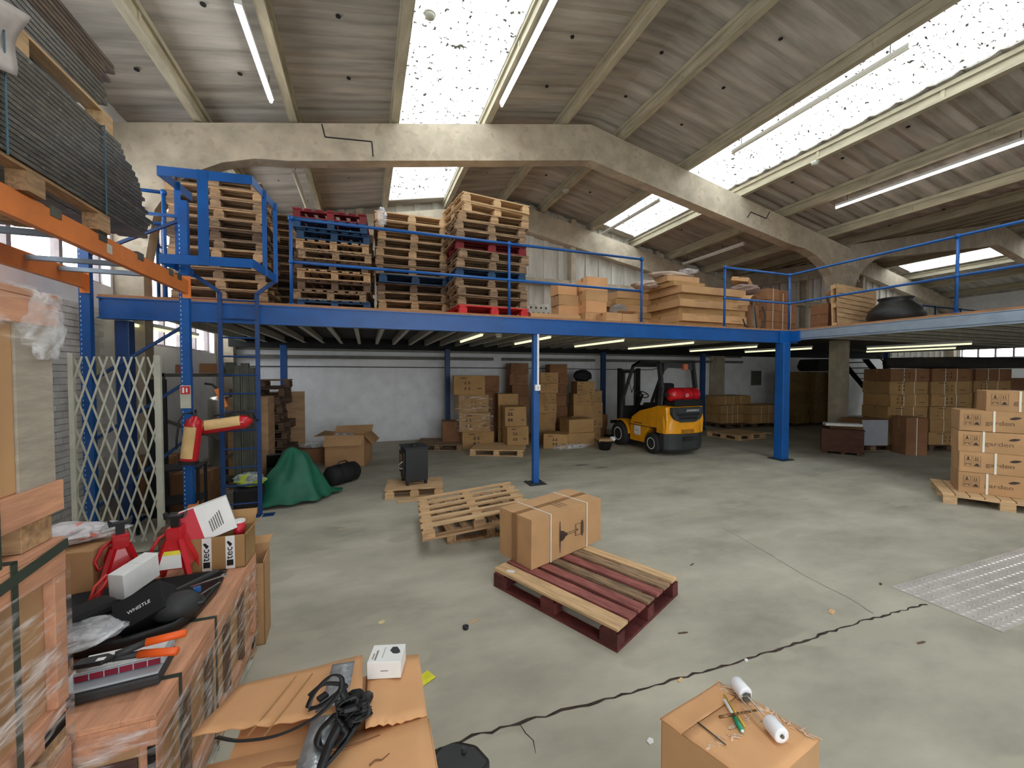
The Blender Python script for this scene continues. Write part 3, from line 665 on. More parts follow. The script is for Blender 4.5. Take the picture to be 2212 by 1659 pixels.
cbox((7.95, 6.8, ZD+1.07), (.4, .35, .09), .5, 'opened carton on top of the rubbish heap', CARD, rot=(.25, .2, .5))
# bent sheet of card
mb = MB()
for i in range(8):
    a = .2+i*.28; b = a+.28; r = .3
    mb.add([(r*math.cos(a), 0, r*math.sin(a)), (r*math.cos(b), 0, r*math.sin(b)), (r*math.cos(b), .5, r*math.sin(b)), (r*math.cos(a), .5, r*math.sin(a))], [(0, 1, 2, 3)])
o = mb.build('bent_card', CARD, None, loc=(7.75, 6.32, ZD+.42), rot=(.1, -.5, .3), solid=.006); tag(o, 'curved sheet of brown card in the rubbish heap', 'card')
heap = [(7.75, 6.7, .0, .5, .3, .28), (8.15, 6.75, 0, .35, .3, .28), (7.8, 6.8, .28, .5, .4, .26), (8.15, 6.85, .28, .4, .35, .3), (7.95, 6.85, .56, .5, .4, .24)]
for i, (x, y, z, a, b, c) in enumerate(heap): cbox((x, y, ZD+z), (a, b, c), rnd.uniform(-.12, .12), 'brown carton in the rubbish heap, %s' % ['lower left', 'lower right', 'middle left', 'middle right', 'upper'][i], CARDD, group='rubbish heap cartons')
t = thing('chrome_frame', (7.72, 6.28, ZD), 0, 'chrome and black chair base propped against the rubbish heap', 'chair base')
mb = MB(); mb.bar((0, 0, 0), (.05, .1, .62), .06, .02); mb.build('upright', STEEL, t); mb = MB(); mb.bar((.07, 0, 0), (.1, .1, .5), .04, .02); mb.build('upright', BLACK, t)
mb = MB(); mb.tube([(.15, 0, .0), (.3, 0, .1), (.36, .02, .3), (.3, .05, .5)], .015, 8); mb.build('curved_arm', CHAR, t, True)
mb = MB(); mb.tube([(-.1, 0, .0), (-.25, 0, .07), (-.32, 0, .2)], .015, 8); mb.build('curved_arm', CHAR, t, True)
for c, (x, n_) in enumerate(((8.75, 4), (9.18, 4), (9.55, 3))):
    for i in range(n_):
        cbox((x, 6.85+c*.08, ZD+i*.25), (.4, .4, .245), .01*i, 'glossy taped carton, %s of the %s column by the corner post' % (ORD[i] if i < n_-1 else 'topmost', ['left', 'middle', 'right'][c]), CARDD, 1, 'columns of cartons by the corner')
for i in range(3): cbox((10.45, 6.6, ZD+i*.24), (.45, .4, .235), .01*i, 'brown carton, %s of the column before the leaning pallets' % ['bottom', 'middle', 'top'][i], CARDD, 1, 'columns of cartons by the corner')
t = pallet('l', (10.85, 6.25, ZD+.02), 0, 'light wooden pallet leaning upright against the concrete column', rot=(PI/2-.12, .1, -.1)); t.location = (10.7, 6.2, ZD+.55)
t = pallet('a', (10.9, 6.4, ZD+.0), 0, 'second wooden pallet leaning behind the first by the column', rot=(PI/2-.14, -.03, -.08)); t.location = (10.95, 6.45, ZD+.52)
# black pot on the deck
t = thing('black_pot', (10.6, 5.3, ZD), 0, 'large round black garden pot on the deck edge', 'pot')
mb = MB(); mb.lathe([(.22, 0), (.38, .1), (.48, .25), (.45, .4), (.3, .55), (.26, .6), (.3, .64), (.3, .66), (.24, .66), (.22, .58)], 28); mb.build('bowl', mat('pot_black', lin(36, 37, 38), .45, var=.2), t, True)
for i, (x, y, l) in enumerate([(13.6, 4.4, 1.0), (14.7, 4.3, .9), (15.8, 4.2, 1.0), (16.9, 4.1, .8)]):
    cbox((x, y, ZD), (l, .8, .36), .02*i, 'brown carton on the far deck, %s in the row' % ['first', 'second', 'third', 'fourth'][i], CARDD, 0, 'cartons on the far deck')

# ================================================================== UNDER THE DECK: left cardboard pile
def pile(rows, label, group, m=CARDB, marks=0):
    for i, (x, y, z, a, b, c, r, *k_) in enumerate(rows):
        cbox((x, y, z), (a, b, c), r, label[i] if isinstance(label, list) else label % i, k_[0] if k_ else m, 0, group, marks=1)
palD = pallet('l', (2.93, 8.95, 0), .0, 'light pallet with one box on it left of the middle post'); palD.rotation_euler = (0, 0, -.45+.0)
pallet('g', (1.75, 10.05, 0), -.35, 'weathered empty pallet on the floor by the back wall')
cbox((2.1, 10.1, .147), (.6, .45, .5), -.1, 'wrapped box standing on the pallet by the back wall', CARDD)
o = crumple('plastic_film', (2.5, 9.9, .147), (.35, .35, .6), FILM, 'loose clear wrap beside the box on the back pallet', 'plastic film', 31, amp=.2)
rows = []; labs = []
def col(x, y, zs, a, b, r, name, lean=0., m=CARDB):
    z = zs[0]
    for i, hh in enumerate(zs[1:]):
        rows.append((x+lean*i+random.uniform(-.03, .03), y+random.uniform(-.03, .03), z, a*random.uniform(.93, 1.03), b, hh, r+random.uniform(-.13, .13), m)); z += hh+.004
        labs.append('brown carton, %s of %s' % (ORD[i] if i < len(zs)-2 else 'topmost', name))
col(2.62, 9.75, (.0, .42, .46, .44, .46), .78, .55, -.15, 'the wrapped left column in the pile', -.07)
col(3.05, 10.35, (.0, .45, .45, .45, .42), .6, .5, -.2, 'the column behind the wrapped boxes', .0, CARDD)
col(3.38, 9.15, (.147, .44, .46), .55, .5, -.15, 'the pair on the light pallet')
col(3.4, 9.78, (.0, .45, .45, .42), .5, .45, -.1, 'the column behind the pallet pair')
col(4.0, 10.6, (.0, .3, .3, .3, .3, .3, .3, .3), .5, .5, -.1, 'the tallest column left of the middle post', .0, CARDD)
col(4.55, 10.0, (.0, .26, .26, .26, .26, .26, .26, .28), .5, .5, -.1, 'the column just behind the middle post', .015)
col(5.15, 10.5, (.0, .3, .3, .3, .3, .3, .3, .28), .5, .5, -.1, 'the tall column right of the middle post', 0, CARDD)
col(5.65, 10.2, (.0, .32, .32, .3, .32, .34), .55, .5, -.1, 'the leaning column right of the post', .05)
col(6.05, 10.1, (.0, .3, .3, .42, .32), .5, .45, -.12, 'the column furthest right in the pile', .02)
col(5.1, 9.2, (.0, .34, .34), .75, .5, -.1, 'the low pair in front of the pile')
col(6.48, 10.25, (.0, .32, .32), .3, .4, -.1, 'the narrow pair at the right end', 0, CARDD)
col(4.45, 9.1, (.0, .36), .6, .55, -.5, 'the single splayed box')
pile(rows, labs, 'heap of brown cartons against the back wall', marks=1)
crumple('black_sack', (5.86, 10.2, 1.6), (.55, .4, .35), BLACKM, 'black sack on top of the carton heap', 'sack', 41, amp=.15)
crumple('plastic_film', (4.7, 8.72, 0), (.9, .3, .12), BAGP, 'dirty clear film on the floor before the heap', 'plastic film', 42, amp=.3)
t = thing('black_tub', (5.42, 8.35, 0), 0, 'black tapered plastic tub on the floor', 'tub')
mb = MB(); mb.lathe([(.12, 0), (.2, .22), (.21, .23), (.19, .22), (.115, .02)], 20); mb.build('tub_body', BLACK, t, True)
cbox((5.4, 8.35, .2), (.32, .22, .07), -.2, 'small brown cardboard tray with oval hole in the black tub', CARD, tape=False)
crumple('paper_scrap', (5.62, 8.32, .19), (.14, .12, .12), WHITE, 'white paper tissue in the black tub', 'paper', 43, amp=.3)
# shrink film round the wrapped left column
mb = MB(); 
for z0, z1 in ((.43, 1.32),):
    mb.grid(lambda a, b: (rot2(.45*(1 if a*4 % 4 < 1 or a*4 % 4 >= 3 else -1)*1.0, 0, 0)[0], 0, 0), 1, 1) if False else None
mb.box(-.47, .45, -.31, .31, .45, 1.3); o = mb.build('stretch_wrap', FILM2, None, loc=(2.52, 9.75, 0), rz=-.15); tag(o, 'clear stretch wrap round the left column of cartons', 'stretch wrap')
# open box, tarp, bag, stove
t = thing('open_carton', (-.33, 8.85, 0), -.25, 'large open cardboard box with flaps folded out by the back wall', 'box')
mb = MB(); a, b, h = .38, .3, .62
mb.box(-a, a, -b, -b+.008, 0, h); mb.box(-a, a, b-.008, b, 0, h); mb.box(-a, -a+.008, -b, b, 0, h); mb.box(a-.008, a, -b, b, 0, h); mb.box(-a, a, -b, b, 0, .01); mb.build('carton', CARD, t)
for q in ([(-a, -b, h), (a, -b, h), (a*.9, -b-.13, h-.18), (-a*.95, -b-.12, h-.2)], [(a, -b, h), (a, b, h), (a+.16, b*.9, h-.15), (a+.16, -b*.9, h-.2)], [(-a, -b, h), (-a, b, h), (-a-.2, b, h+.02), (-a-.22, -b*.8, h-.02)], [(-a, b, h), (a, b, h), (a, b+.14, h+.12), (-a, b+.14, h+.1)]):
    mb = MB(); mb.add(q, [(0, 1, 2, 3)]); mb.build('flap', CARD, t, solid=.006)
crumple('plastic_film', (-.45, 8.9, .35), (.55, .4, .28), BAGP, 'clear film stuffed in the open cardboard box', 'plastic film', 51, amp=.2)
crumple('plastic_film', (-1.05, 9.3, 0.30), (.6, .4, .12), BAGP, 'crumpled clear film on the boards beside the open box', 'plastic film', 52, amp=.25)
cbox((-1.05, 9.35, 0), (.7, .5, .3), .1, 'low pink brown box between the dark pallets and open box', CARDD)
# green tarpaulin over a hidden machine
def tarp(a, b):
    x = -.78+a*1.18; y = -.42+b*.84
    s = max(0, 1-((x-.12)/.5)**2)**.6 if abs(x-.12) < .5 else 0
    hgt = .74*math.exp(-((x-.12)/.27)**2-((y-.1)/.28)**2)+.40*math.exp(-((x+.1)/.42)**2-((y)/.3)**2)*.9
    f = .035*math.sin(11*x+6*y)*math.cos(9*y-3*x)+.02*math.sin(23*x-17*y)
    r = max(abs(x+.2)/.62, abs(y)/.42)
    zz = .1+hgt+f*(.5+hgt)-(.09 if r > .93 else 0)
    return (x, y, max(.01, zz))
mb = MB(); mb.grid(tarp, 50, 40)
mb = MB()
def tarp2(a, b):
    th = a*2*PI; r = b
    k = 1+.1*math.sin(5*th)+.06*math.sin(9*th+1)
    px, py = .12*(1-r), .1*(1-r)
    x = px+.50*r**.75*math.cos(th)*k; y = py+.36*r**.75*math.sin(th)*k
    zz = .70*(1-r)**1.05+.10*math.sin(6*th+3*r)*r*(1-r)+.06*math.sin(13*th+1.7)*r*(1-r*.7)+.03
    if r > .75: zz = max(.02+.05*math.sin(4*th), .0)+.1*(1-r)*3
    return (x, y, max(.012, zz))
mb.grid(tarp2, 72, 22)
mb = MB()
def tarp3(a, b):
    th = a*2*PI; r = b
    R_ = .56*(1+.10*math.sin(3*th+.6)+.07*math.sin(5*th)+.04*math.sin(11*th))
    x = R_*1.05*r*math.cos(th); y = R_*.72*r*math.sin(th)
    g = .34*math.exp(-((x-.16)**2/.05+(y-.05)**2/.07))+.30*math.exp(-((x+.14)**2/.10+y*y/.08))+.24*math.exp(-(x*x/.22+y*y/.09))
    f = .05*math.sin(14*x+9*y+2+2*math.sin(5*y))+.035*math.sin(21*y-12*x)+.04*math.sin(9*th+4*r)*r
    return (x, y, max(.012+.03*abs(math.sin(6*th))*r, (g+f*.8)*(1-r**5)+.02))
mb.grid(tarp3, 96, 30)
o = mb.build('green_tarpaulin', GREENT, None, True, loc=(-1.02, 6.6, .02), rz=.1, solid=.004); tag(o, 'dark green tarpaulin draped in folds on the floor', 'tarpaulin')
mb = MB(); mb.box(-.38, .36, -.22, .22, .03, .1); 
t = thing('low_trolley', (-1.02, 6.58, 0), .1, 'low dark trolley under the green tarpaulin', 'trolley')
mb.build('trolley_bed', BLACKM, t, bevel=.02)
for x, y in ((-.35, -.22), (.3, -.22), (-.35, .22), (.3, .22)): 
    mb = MB(); mb.lathe([(.03, -.015), (.03, .015)], 12, Matrix.Translation((x, y, .03)) @ Matrix.Rotation(PI/2, 4, 'X')); mb.build('castor', RUBBER, t)
t = thing('black_holdall', (-.38, 7.3, 0), .75, 'black cylindrical bag lying beside the green tarpaulin', 'bag')
mb = MB(); mb.lathe([(.01, -.3), (.12, -.29), (.16, -.24), (.165, 0), (.16, .24), (.12, .29), (.01, .3)], 20, Matrix.Translation((0, 0, .165)) @ Matrix.Rotation(PI/2, 4, 'Y')); mb.build('bag_body', BLACKM, t, True)
for x in (-.12, .12):
    mb = MB(); mb.lathe([(.169, -.015), (.169, .015)], 20, Matrix.Translation((x, 0, .165)) @ Matrix.Rotation(PI/2, 4, 'Y')); mb.build('strap', BLACK, t)
mb = MB(); mb.tube([(-.12, 0, .32), (-.06, 0, .37), (.06, 0, .37), (.12, 0, .32)], .01, 6); mb.build('carry_handle', BLACK, t)
# stove and its pallet
pallet_proto('f', .85, .6, 4, .11, WOODL, WOODL); pallet('f', (.70, 6.36, 0), -.12, 'short light pallet turned askew under the black stove'); o = MB(); o.box(-.55, .35, -.04, .04, 0, .02); o = o.build('loose_batten', WOODL, None, loc=(.95, 6.0, .0), rz=.15); tag(o, 'loose pale batten on the floor before the black stove', 'batten')
t = thing('wood_stove', (.70, 6.42, .147), .12, 'black wood burning stove standing on pallets', 'stove')
mb = MB(); mb.box(-.17, .17, -.19, .19, .06, .56); mb.build('body', mat('stove_black', lin(34, 36, 38), .55, var=.1), t, bevel=.006)
mb = MB(); mb.box(-.19, .19, -.21, .21, .56, .575); mb.build('top_plate', MATS['stove_black'], t, bevel=.003)
mb = MB(); mb.lathe([(.065, .575), (.065, .59), (.05, .59), (.05, .577)], 20, caps=False); mb.build('flue_collar', BLACK, t)
mb = MB(); mb.box(-.2, -.172, -.15, .15, .16, .5); dr = mb.build('door', BLACK, t, bevel=.006)
mb = MB(); mb.box(-.204, -.2, -.09, .09, .22, .46); mb.build('glass', mat('stove_glass', lin(60, 56, 50), .05), dr)
mb = MB(); mb.tube([(-.2, -.12, .25), (-.25, -.12, .26), (-.26, -.12, .32), (-.2, -.12, .36)], .008, 8); mb.build('handle', STEEL, dr)
for x in (-.14, .14):
    for y in (-.16, .16):
        mb = MB(); mb.box(x-.02, x+.02, y-.02, y+.02, 0, .06); mb.build('leg', BLACK, t)
# tilted slatted pallet over a lower one
PAL2 = None
pallet_proto('s', 1.2, 1.0, 6, .065, WOODL, WOOD, .15); pallet_proto('t', 1.2, 1.0, 6, .09, WOOD, WOOD, .14)
ca, cb, cc_ = Pz(905, 1075, .31), Pz(1110, 1043, .31), Pz(902, 1152, .31)
pallet('t', (1.30, 4.9, 0), PI/2+.02, 'lower pale pallet under the slatted pallet left of the big box')
tp_a = math.atan2((cb-ca).y, (cb-ca).x); tp_c = cb*.5+cc_*.5; print('TP', ca, cb, cc_, tp_a)
pallet('s', (1.156, 4.53, .21), 0, 'light slatted pallet resting askew on another pallet behind the big box', rot=(0, -.10, -.08))
# ---------------------------------------------------------------- red pallet and heater box
A0, B0, C0 = Vector((1.52, 2.27, 0)), Vector((1.01, 3.34, 0)), Vector((2.45, 2.60, 0))
ang = math.atan2((B0-A0).y, (B0-A0).x)
cen = (B0+C0)/2
t = thing('maroon_pallet', cen, ang, 'worn maroon pallet with bare pale boards carrying the strapped box', 'pallet')
hh = .16; W_, L_ = .98, 1.2
# local y axis: +y is towards left-hand normal of the long edge; near-left edge is at +y side
tops = [(-1, WOODL), (0, MAROONW), (1, MAROONW), (2, WOODG), (3, MAROONW), (4, WOODG), (5, WOODL)]
ys = [W_/2-.07-(W_-.14)*i/6 for i in range(7)]
for i, y in enumerate(ys):
    w_ = .14 if i in (0,) else .1
    mb = MB(); mb.box(-L_/2, L_/2, y-w_/2, y+w_/2, hh-.022, hh, j=.002); mb.build('top_board', [WOODL, MAROONW, MAROONW, WOODG, MAROONW, WOODG, WOODL][i], t, bevel=.002)
for x in (-L_/2+.07, 0, L_/2-.07):
    mb = MB(); mb.box(x-.05, x+.05, -W_/2, W_/2, hh-.044, hh-.023); mb.build('cross_board', MAROON, t)
    for y in (W_/2-.05, 0, -W_/2+.05):
        mb = MB(); mb.box(x-.07, x+.07, y-.05, y+.05, .022, hh-.045); mb.build('block', MAROON, t, bevel=.003)
for y in (W_/2-.05, 0, -W_/2+.05):
    mb = MB(); mb.box(-L_/2, L_/2, y-.05, y+.05, 0, .021); mb.build('bottom_board', MAROON, t)
for x in (-L_/2+.05, L_/2-.05):
    for s in (-1, 1):
        mb = MB(); mb.box(x-.05, x+.05, min(s*.051, s*(W_/2-.101)), max(s*.051, s*(W_/2-.101)), 0, .021); mb.build('bottom_board', MAROON, t)
mb = MB(); mb.box(-.035, .035, -.02, .02, 0, .001); mb.build('paper_label', WHITE, t, loc=(.45, W_/2-.06, hh+.0005), rz=.5)
# heater box
n0, n1, n2 = Pz(1148, 1232, .163), Pz(1298, 1167, .163), Pz(1076, 1207, .163)
a1 = math.atan2((n1-n0).y, (n1-n0).x); Lb = (n1-n0).length; Wb = .44
HB = .43
pc = n0+Vector((math.cos(a1), math.sin(a1), 0))*Lb/2+Vector((-math.sin(a1), math.cos(a1), 0))*Wb/2
print('HEATER', n0, n1, n2, Lb, (n2-n0).length, a1, math.atan2((n2-n0).y, (n2-n0).x))
t = thing('patio_heater_box', (pc.x, pc.y, .163), a1, 'long strapped cardboard box printed with a heater drawing on the maroon pallet', 'box')
mb = MB(); mb.box(-Lb/2, Lb/2, -Wb/2, Wb/2, 0, HB-.006, j=.004); mb.box(-Lb/2+.004, Lb/2-.004, -Wb/2, -.004, HB-.007, HB); mb.box(-Lb/2+.004, Lb/2-.004, .004, Wb/2, HB-.007, HB); mb.build('carton', CARD, t, bevel=.006)
mb = MB(); mb.box(-Lb/2-.002, Lb/2, -.03, .03, HB, HB+.001); mb.box(-Lb/2-.0065, -Lb/2-.005, -.03, .03, 0, HB); mb.build('tape', TAPE, t)
for x in (-Lb*.26, Lb*.26):
    mb = MB(); w = .006; e = .008; mb.box(x-w, x+w, -Wb/2-e, -Wb/2-e+.002, 0, HB+.002); mb.box(x-w, x+w, Wb/2+e-.002, Wb/2+e, 0, HB+.002); mb.box(x-w, x+w, -Wb/2-e, Wb/2+e, HB+.0015, HB+.0035); mb.build('strap', STRAPW, t)
def pr(mb, x0, x1, z0, z1, yy=-Wb/2-.0062): mb.box(x0, x1, yy, yy+.001, z0, z1)
mb = MB(); 
mb.prism([(-.13, .05), (-.125, .05), (-.12, .18), (-.125, .34), (-.13, .34), (-.135, .2)], -Wb/2-.0062, -Wb/2-.0052)
mb.prism([(-.115, .15), (-.08, .16), (-.06, .175), (-.06, .225), (-.08, .24), (-.115, .25)], -Wb/2-.0062, -Wb/2-.0052)
mb.prism([(-.055, .18), (-.03, .19), (-.03, .21), (-.055, .22)], -Wb/2-.0062, -Wb/2-.0052)
pr(mb, -.03, .08, .190, .193); pr(mb, -.03, .08, .207, .21)
for q in ((.08, .16, .15, .153), (.08, .16, .257, .26), (.08, .083, .15, .26), (.16, .163, .15, .26), (.09, .093, .16, .25), (.17, .174, .13, .28), (.18, .19, .13, .28), (.20, .204, .15, .26)): pr(mb, *q)
mb.lathe([(.009, 0), (.009, .001)], 12, Matrix.Translation((.11, -Wb/2-.006, .205)) @ Matrix.Rotation(PI/2, 4, 'X'))
mb.build('heater_drawing', PRINT, t)
mb = MB()
for i in range(3): mb.box(-.05+i*.045, -.03+i*.045, -.15, .02, HB+.0006, HB+.0012)
mb.build('faint_print', mat('faint_print', lin(150, 112, 78), .8), t)
# ---------------------------------------------------------------- right hand pallet of strapped garden boxes
dx = Vector((.515, -.857, 0)); dy = Vector((.857, .515, 0)); ga = math.atan2(-.857, .515)
pc = Vector((7.73, 3.26, 0))+dx*.6+dy*.5
t = thing('wooden_pallet', (pc.x, pc.y, 0), ga, 'light pallet carrying the strapped leaf logo boxes at right edge', 'pallet')
for i in range(9):
    x = -.55+i*.1375
    mb = MB(); mb.box(x-.062, x+.062, -.5, .5, .122, .144, j=.001); mb.build('top_board', WOODL, t)
for y in (-.45, 0, .45):
    mb = MB(); mb.box(-.6, .6, y-.05, y+.05, .1, .121); mb.build('stringer_board', WOODL, t)
    for x in (-.53, 0, .53):
        mb = MB(); mb.box(x-.07, x+.07, y-.05, y+.05, .0, .099); mb.build('block', WOODL, t)
bc = pc+dx*.13+dy*.0
for i, (hh, sh, st) in enumerate([(.29, 0, (.25, .62)), (.29, .0, (.31, .68)), (.29, -.01, (.22, .58)), (.29, -.01, (.30, .70)), (.28, .24, (.28, .7))]):
    c = bc+dx*(sh)+dy*(.0); z = .146+i*.294
    t = thing('strapped_box', (c.x, c.y, z), ga+[0, .02, 0, .01, 0][i], 'leaf logo carton with white straps, %s on the light pallet' % ['bottom one', 'second up', 'third up', 'fourth up', 'topmost'][i], 'box', 'stack of leaf logo cartons')
    BL, BW = 1.1, .5
    mb = MB(); mb.box(-BL/2, BL/2, -BW/2, BW/2, 0, hh, j=.004); mb.build('carton', CARD, t, bevel=.006)
    for f in st:
        x = -BL/2+BL*f; e = .007; w = .011
        mb = MB(); mb.box(x-w, x+w, -BW/2-e, -BW/2-e+.002, 0, hh+.002); mb.box(x-w, x+w, BW/2+e-.002, BW/2+e, 0, hh); mb.box(x-w, x+w, -BW/2-e, BW/2+e, hh+.0005, hh+.0025); mb.build('strap', STRAPW, t)
    yy = -BW/2-.0052
    mb = MB()
    def bx(x0, x1, z0, z1): mb.box(x0, x1, yy, yy+.001, z0, z1)
    x0 = -BL/2+.05
    for c_ in range(2):
        for r_ in range(2):
            xa = x0+c_*.085; za = .08+r_*.085
            for q in ((xa, xa+.07, za, za+.002), (xa, xa+.07, za+.07, za+.072), (xa, xa+.002, za, za+.07), (xa+.068, xa+.07, za, za+.07)): bx(*q)
            if (c_, r_) == (0, 1): bx(xa+.015, xa+.055, za+.012, za+.02); bx(xa+.028, xa+.042, za+.02, za+.055)
            if (c_, r_) == (1, 1): bx(xa+.02, xa+.025, za+.012, za+.055); bx(xa+.04, xa+.045, za+.012, za+.055); bx(xa+.015, xa+.05, za+.01, za+.014)
            if (c_, r_) == (0, 0): bx(xa+.012, xa+.058, za+.04, za+.046); bx(xa+.012, xa+.018, za+.02, za+.04); bx(xa+.052, xa+.058, za+.02, za+.04)
            if (c_, r_) == (1, 0): bx(xa+.012, xa+.058, za+.012, za+.03); bx(xa+.022, xa+.048, za+.03, za+.05)
    for k_ in range(5): bx(.27, .46, .1+k_*.02, .104+k_*.02)
    mb.build('handling_symbols', PRINT, t)
    text('lettering', 'garden', .085, mat('faded_print', lin(120, 92, 66), .8), t, (-.30, yy+.001, .1), (PI/2, 0, 0), sx=1.15)
    mb = MB(); lf = [(-.055, -.01), (-.03, .012), (.0, .022), (.035, .02), (.055, .014), (.03, -.005), (.0, -.016), (-.03, -.018)]
    mb.prism([(a_+.0, b_) for a_, b_ in lf], yy, yy+.001); mb.build('leaf_logo', PRINT, t, loc=(-.03, 0, .2))
# treadplate over the trench
t = MB(); X0, X1, Y0, Y1 = 4.25, 6.7, 1.46, 2.11
t.box(X0, X1, Y0, Y1, .001, .007)
r = 0; y = Y0+.03; tz = MB()
while y < Y1-.02:
    x = X0+.03+(r % 2)*.03
    while x < X1-.03:
        s = 1 if r % 2 else -1; l = .024
        tz.add([(x-l, y-s*l*.5, .0072), (x-.002, y-.009, .0072), (x+l, y+s*l*.5, .0072), (x+.002, y+.009, .0072), (x, y, .014)], [(0, 1, 4), (1, 2, 4), (2, 3, 4), (3, 0, 4)])
        x += .075
    y += .045; r += 1
o = t.build('treadplate', mat('worn_aluminium', lin(196, 190, 184), .5, .3, var=.1, scale=4)); tag(tz.build('raised_pattern', mat('polished_ridges', lin(232, 230, 226), .3, .5, var=.05), o), kind='stuff'); tag(o, 'silver patterned tread plate cover lying on the floor', 'floor plate')
# ---------------------------------------------------------------- under the right deck
ra_ = math.atan2(-.52, .35)
def crate_at(corner, ang, L, W): 
    d1 = Vector((math.cos(ang), math.sin(ang), 0)); d2 = Vector((-math.sin(ang), math.cos(ang), 0)); return Vector(corner)+d1*L/2+d2*W/2
c = crate_at((9.93, 6.3, 0), ra_, .75, .6)
t = thing('wooden_crate', (c.x, c.y, 0), ra_, 'reddish brown stained wooden crate on low feet', 'crate')
RB = mat('stained_crate', lin(92, 52, 36), .7, var=.2, scale=4, stretch=(1, 1, 5))
mb = MB(); mb.box(-.375, .375, -.3, .3, .05, .55); mb.build('crate_body', RB, t, bevel=.004)
for x in (-.3, .02, .3):
    mb = MB(); mb.box(x-.04, x+.04, -.3, .3, 0, .049); mb.build('foot', WOODD, t)
mb = MB(); mb.box(-.39, .39, -.31, .31, .551, .57); mb.build('lid', RB, t)
mb = MB(); mb.box(.376, .378, -.12, -.06, .25, .48); mb.box(.376, .378, .1, .14, .2, .32); mb.build('torn_label', WHITE, t)
cbox((c.x+.1, c.y, .572), (.6, .4, .07), ra_+.1, 'torn brown tray lying on the stained crate', CARDD, tape=False)
o = MB(); o.box(-.34, .34, -.11, .11, 0, .06); o = o.build('white_box', WHITE, None, loc=(c.x-.12, c.y-.08, .645), rot=(.03, 0, ra_+.25), bevel=.004); tag(o, 'long white flat box on top of the stained crate', 'box')
c = crate_at((11.05, 6.15, .0), -.33, .62, .5)
pallet('e', (c.x, c.y+.1, 0), -.33, 'light pallet under the grey white cabinet')
t = thing('grey_cabinet', (c.x-.05, c.y-.02, .147), -.33, 'grey and brown cabinet box standing on a small pallet', 'cabinet')
mb = MB(); mb.box(-.3, .3, -.3, .3, 0, .6); mb.build('cabinet_body', CARDD, t); mb = MB(); mb.box(-.31, .31, -.315, -.3, 0, .6); mb.build('front_panel', mat('panel_grey', lin(170, 174, 184), .6, var=.04), t)
cbox((11.62+.1, 5.55, 0), (.42, .42, .85), -.5, 'tall brown carton standing before the strapped box wall', CARDD, 1)
cols = [(11.15, 5.95, 4), (11.85, 5.75, 6), (12.75, 5.35, 6), (13.7, 5.0, 6), (14.6, 4.7, 6)]
wa = -.38
base = Vector((12.25, 6.12, 0)); wd = Vector((math.cos(wa), math.sin(wa), 0))
for c_ in range(4):
    p = base+wd*(c_*.95)+Vector((0, .0, 0))
    if c_ > 1: p += Vector((.25, .75, 0))
    pp = pallet('d', (p.x, p.y, 0), wa, 'dark pallet under the strapped box wall, %s' % ['leftmost', 'second from left', 'third from left', 'rightmost'][c_]); pp.scale = (.76, .8, 1)
    for i in range(6):
        cbox((p.x+.04*(i % 2), p.y, .147+i*.302), (.9, .75, .298), wa+random.uniform(-.03, .03), 'brown strapped carton, %s in %s of the wall' % (['bottom row', 'second row', 'third row', 'fourth row', 'fifth row', 'top row'][i], ['left column', 'second column', 'third column', 'right column'][c_]), CARDB if i < 5 else CARDD, 2, 'wall of strapped brown cartons', marks=1)
t = thing('rolled_carpet', (base+wd*1.5+Vector((0, 0, 1.96))), wa, 'dark rolled carpet lying along the top of the strapped box wall', 'carpet')
mb = MB(); mb.lathe([(.01, -1.7), (.13, -1.68), (.15, 0), (.13, 1.68), (.01, 1.7)], 16, Matrix.Translation((0, 0, .14)) @ Matrix.Rotation(PI/2, 4, 'Y')); mb.build('roll', mat('dark_cloth', lin(50, 46, 44), .9), t, True)
for i, (x, y, w_, m_) in enumerate([(18.2, 6.5, .9, CARDD), (19.3, 6.2, .9, CARDD), (20.2, 5.9, .7, WHITE), (21.0, 5.6, .7, WHITE)]):
    cbox((x, y, 0), (w_, .8, 1.7), wa, ['tall far stack of wrapped brown goods', 'second far stack of wrapped brown goods', 'far white carton stack, left', 'far white carton stack, right'][i], m_, 0)
# yellow brown wrapped pile behind the concrete column
YB_ = mat('yellowish_cardboard', lin(150, 122, 70), .8, var=.12)
for c_ in range(3):
    for i in range(5):
        x = 14.3+c_*.78
        cbox((x, 10.1-c_*.1, .1+i*.36), (.74, .8, .355), 0.02*i, 'yellow brown wrapped carton, %s row, %s column behind the concrete column' % (['bottom', 'second', 'third', 'fourth', 'top'][i], ['left', 'middle', 'right'][c_]), YB_, 0, 'wrapped cartons behind the column')
for c_ in range(3): pallet('d', (14.3+c_*.78, 10.1-c_*.1, -.045), PI/2, 'dark pallet under the wrapped cartons, %s' % ['left', 'middle', 'right'][c_]).scale = (.62, .74, 1)
for i in range(5): cbox((16.3, 8.3, i*.36), (.8, .7, .355), -.1, 'yellowish carton, %s in the column beside the far blue post' % ['bottom', 'second', 'third', 'fourth', 'top'][i], YB_, 0, 'wrapped cartons behind the column')
t = thing('dark_sofa', (15.3, 9.9, 1.92), 0, 'dark wrapped furniture piece lying on the yellow brown cartons', 'furniture'); mb = MB(); mb.prism([(-.6, .15), (-.45, .42), (.7, .45), (.75, 0), (-.45, 0)], -.35, .35); mb.build('wrapped_body', MATS['dark_cloth'], t, bevel=.05)
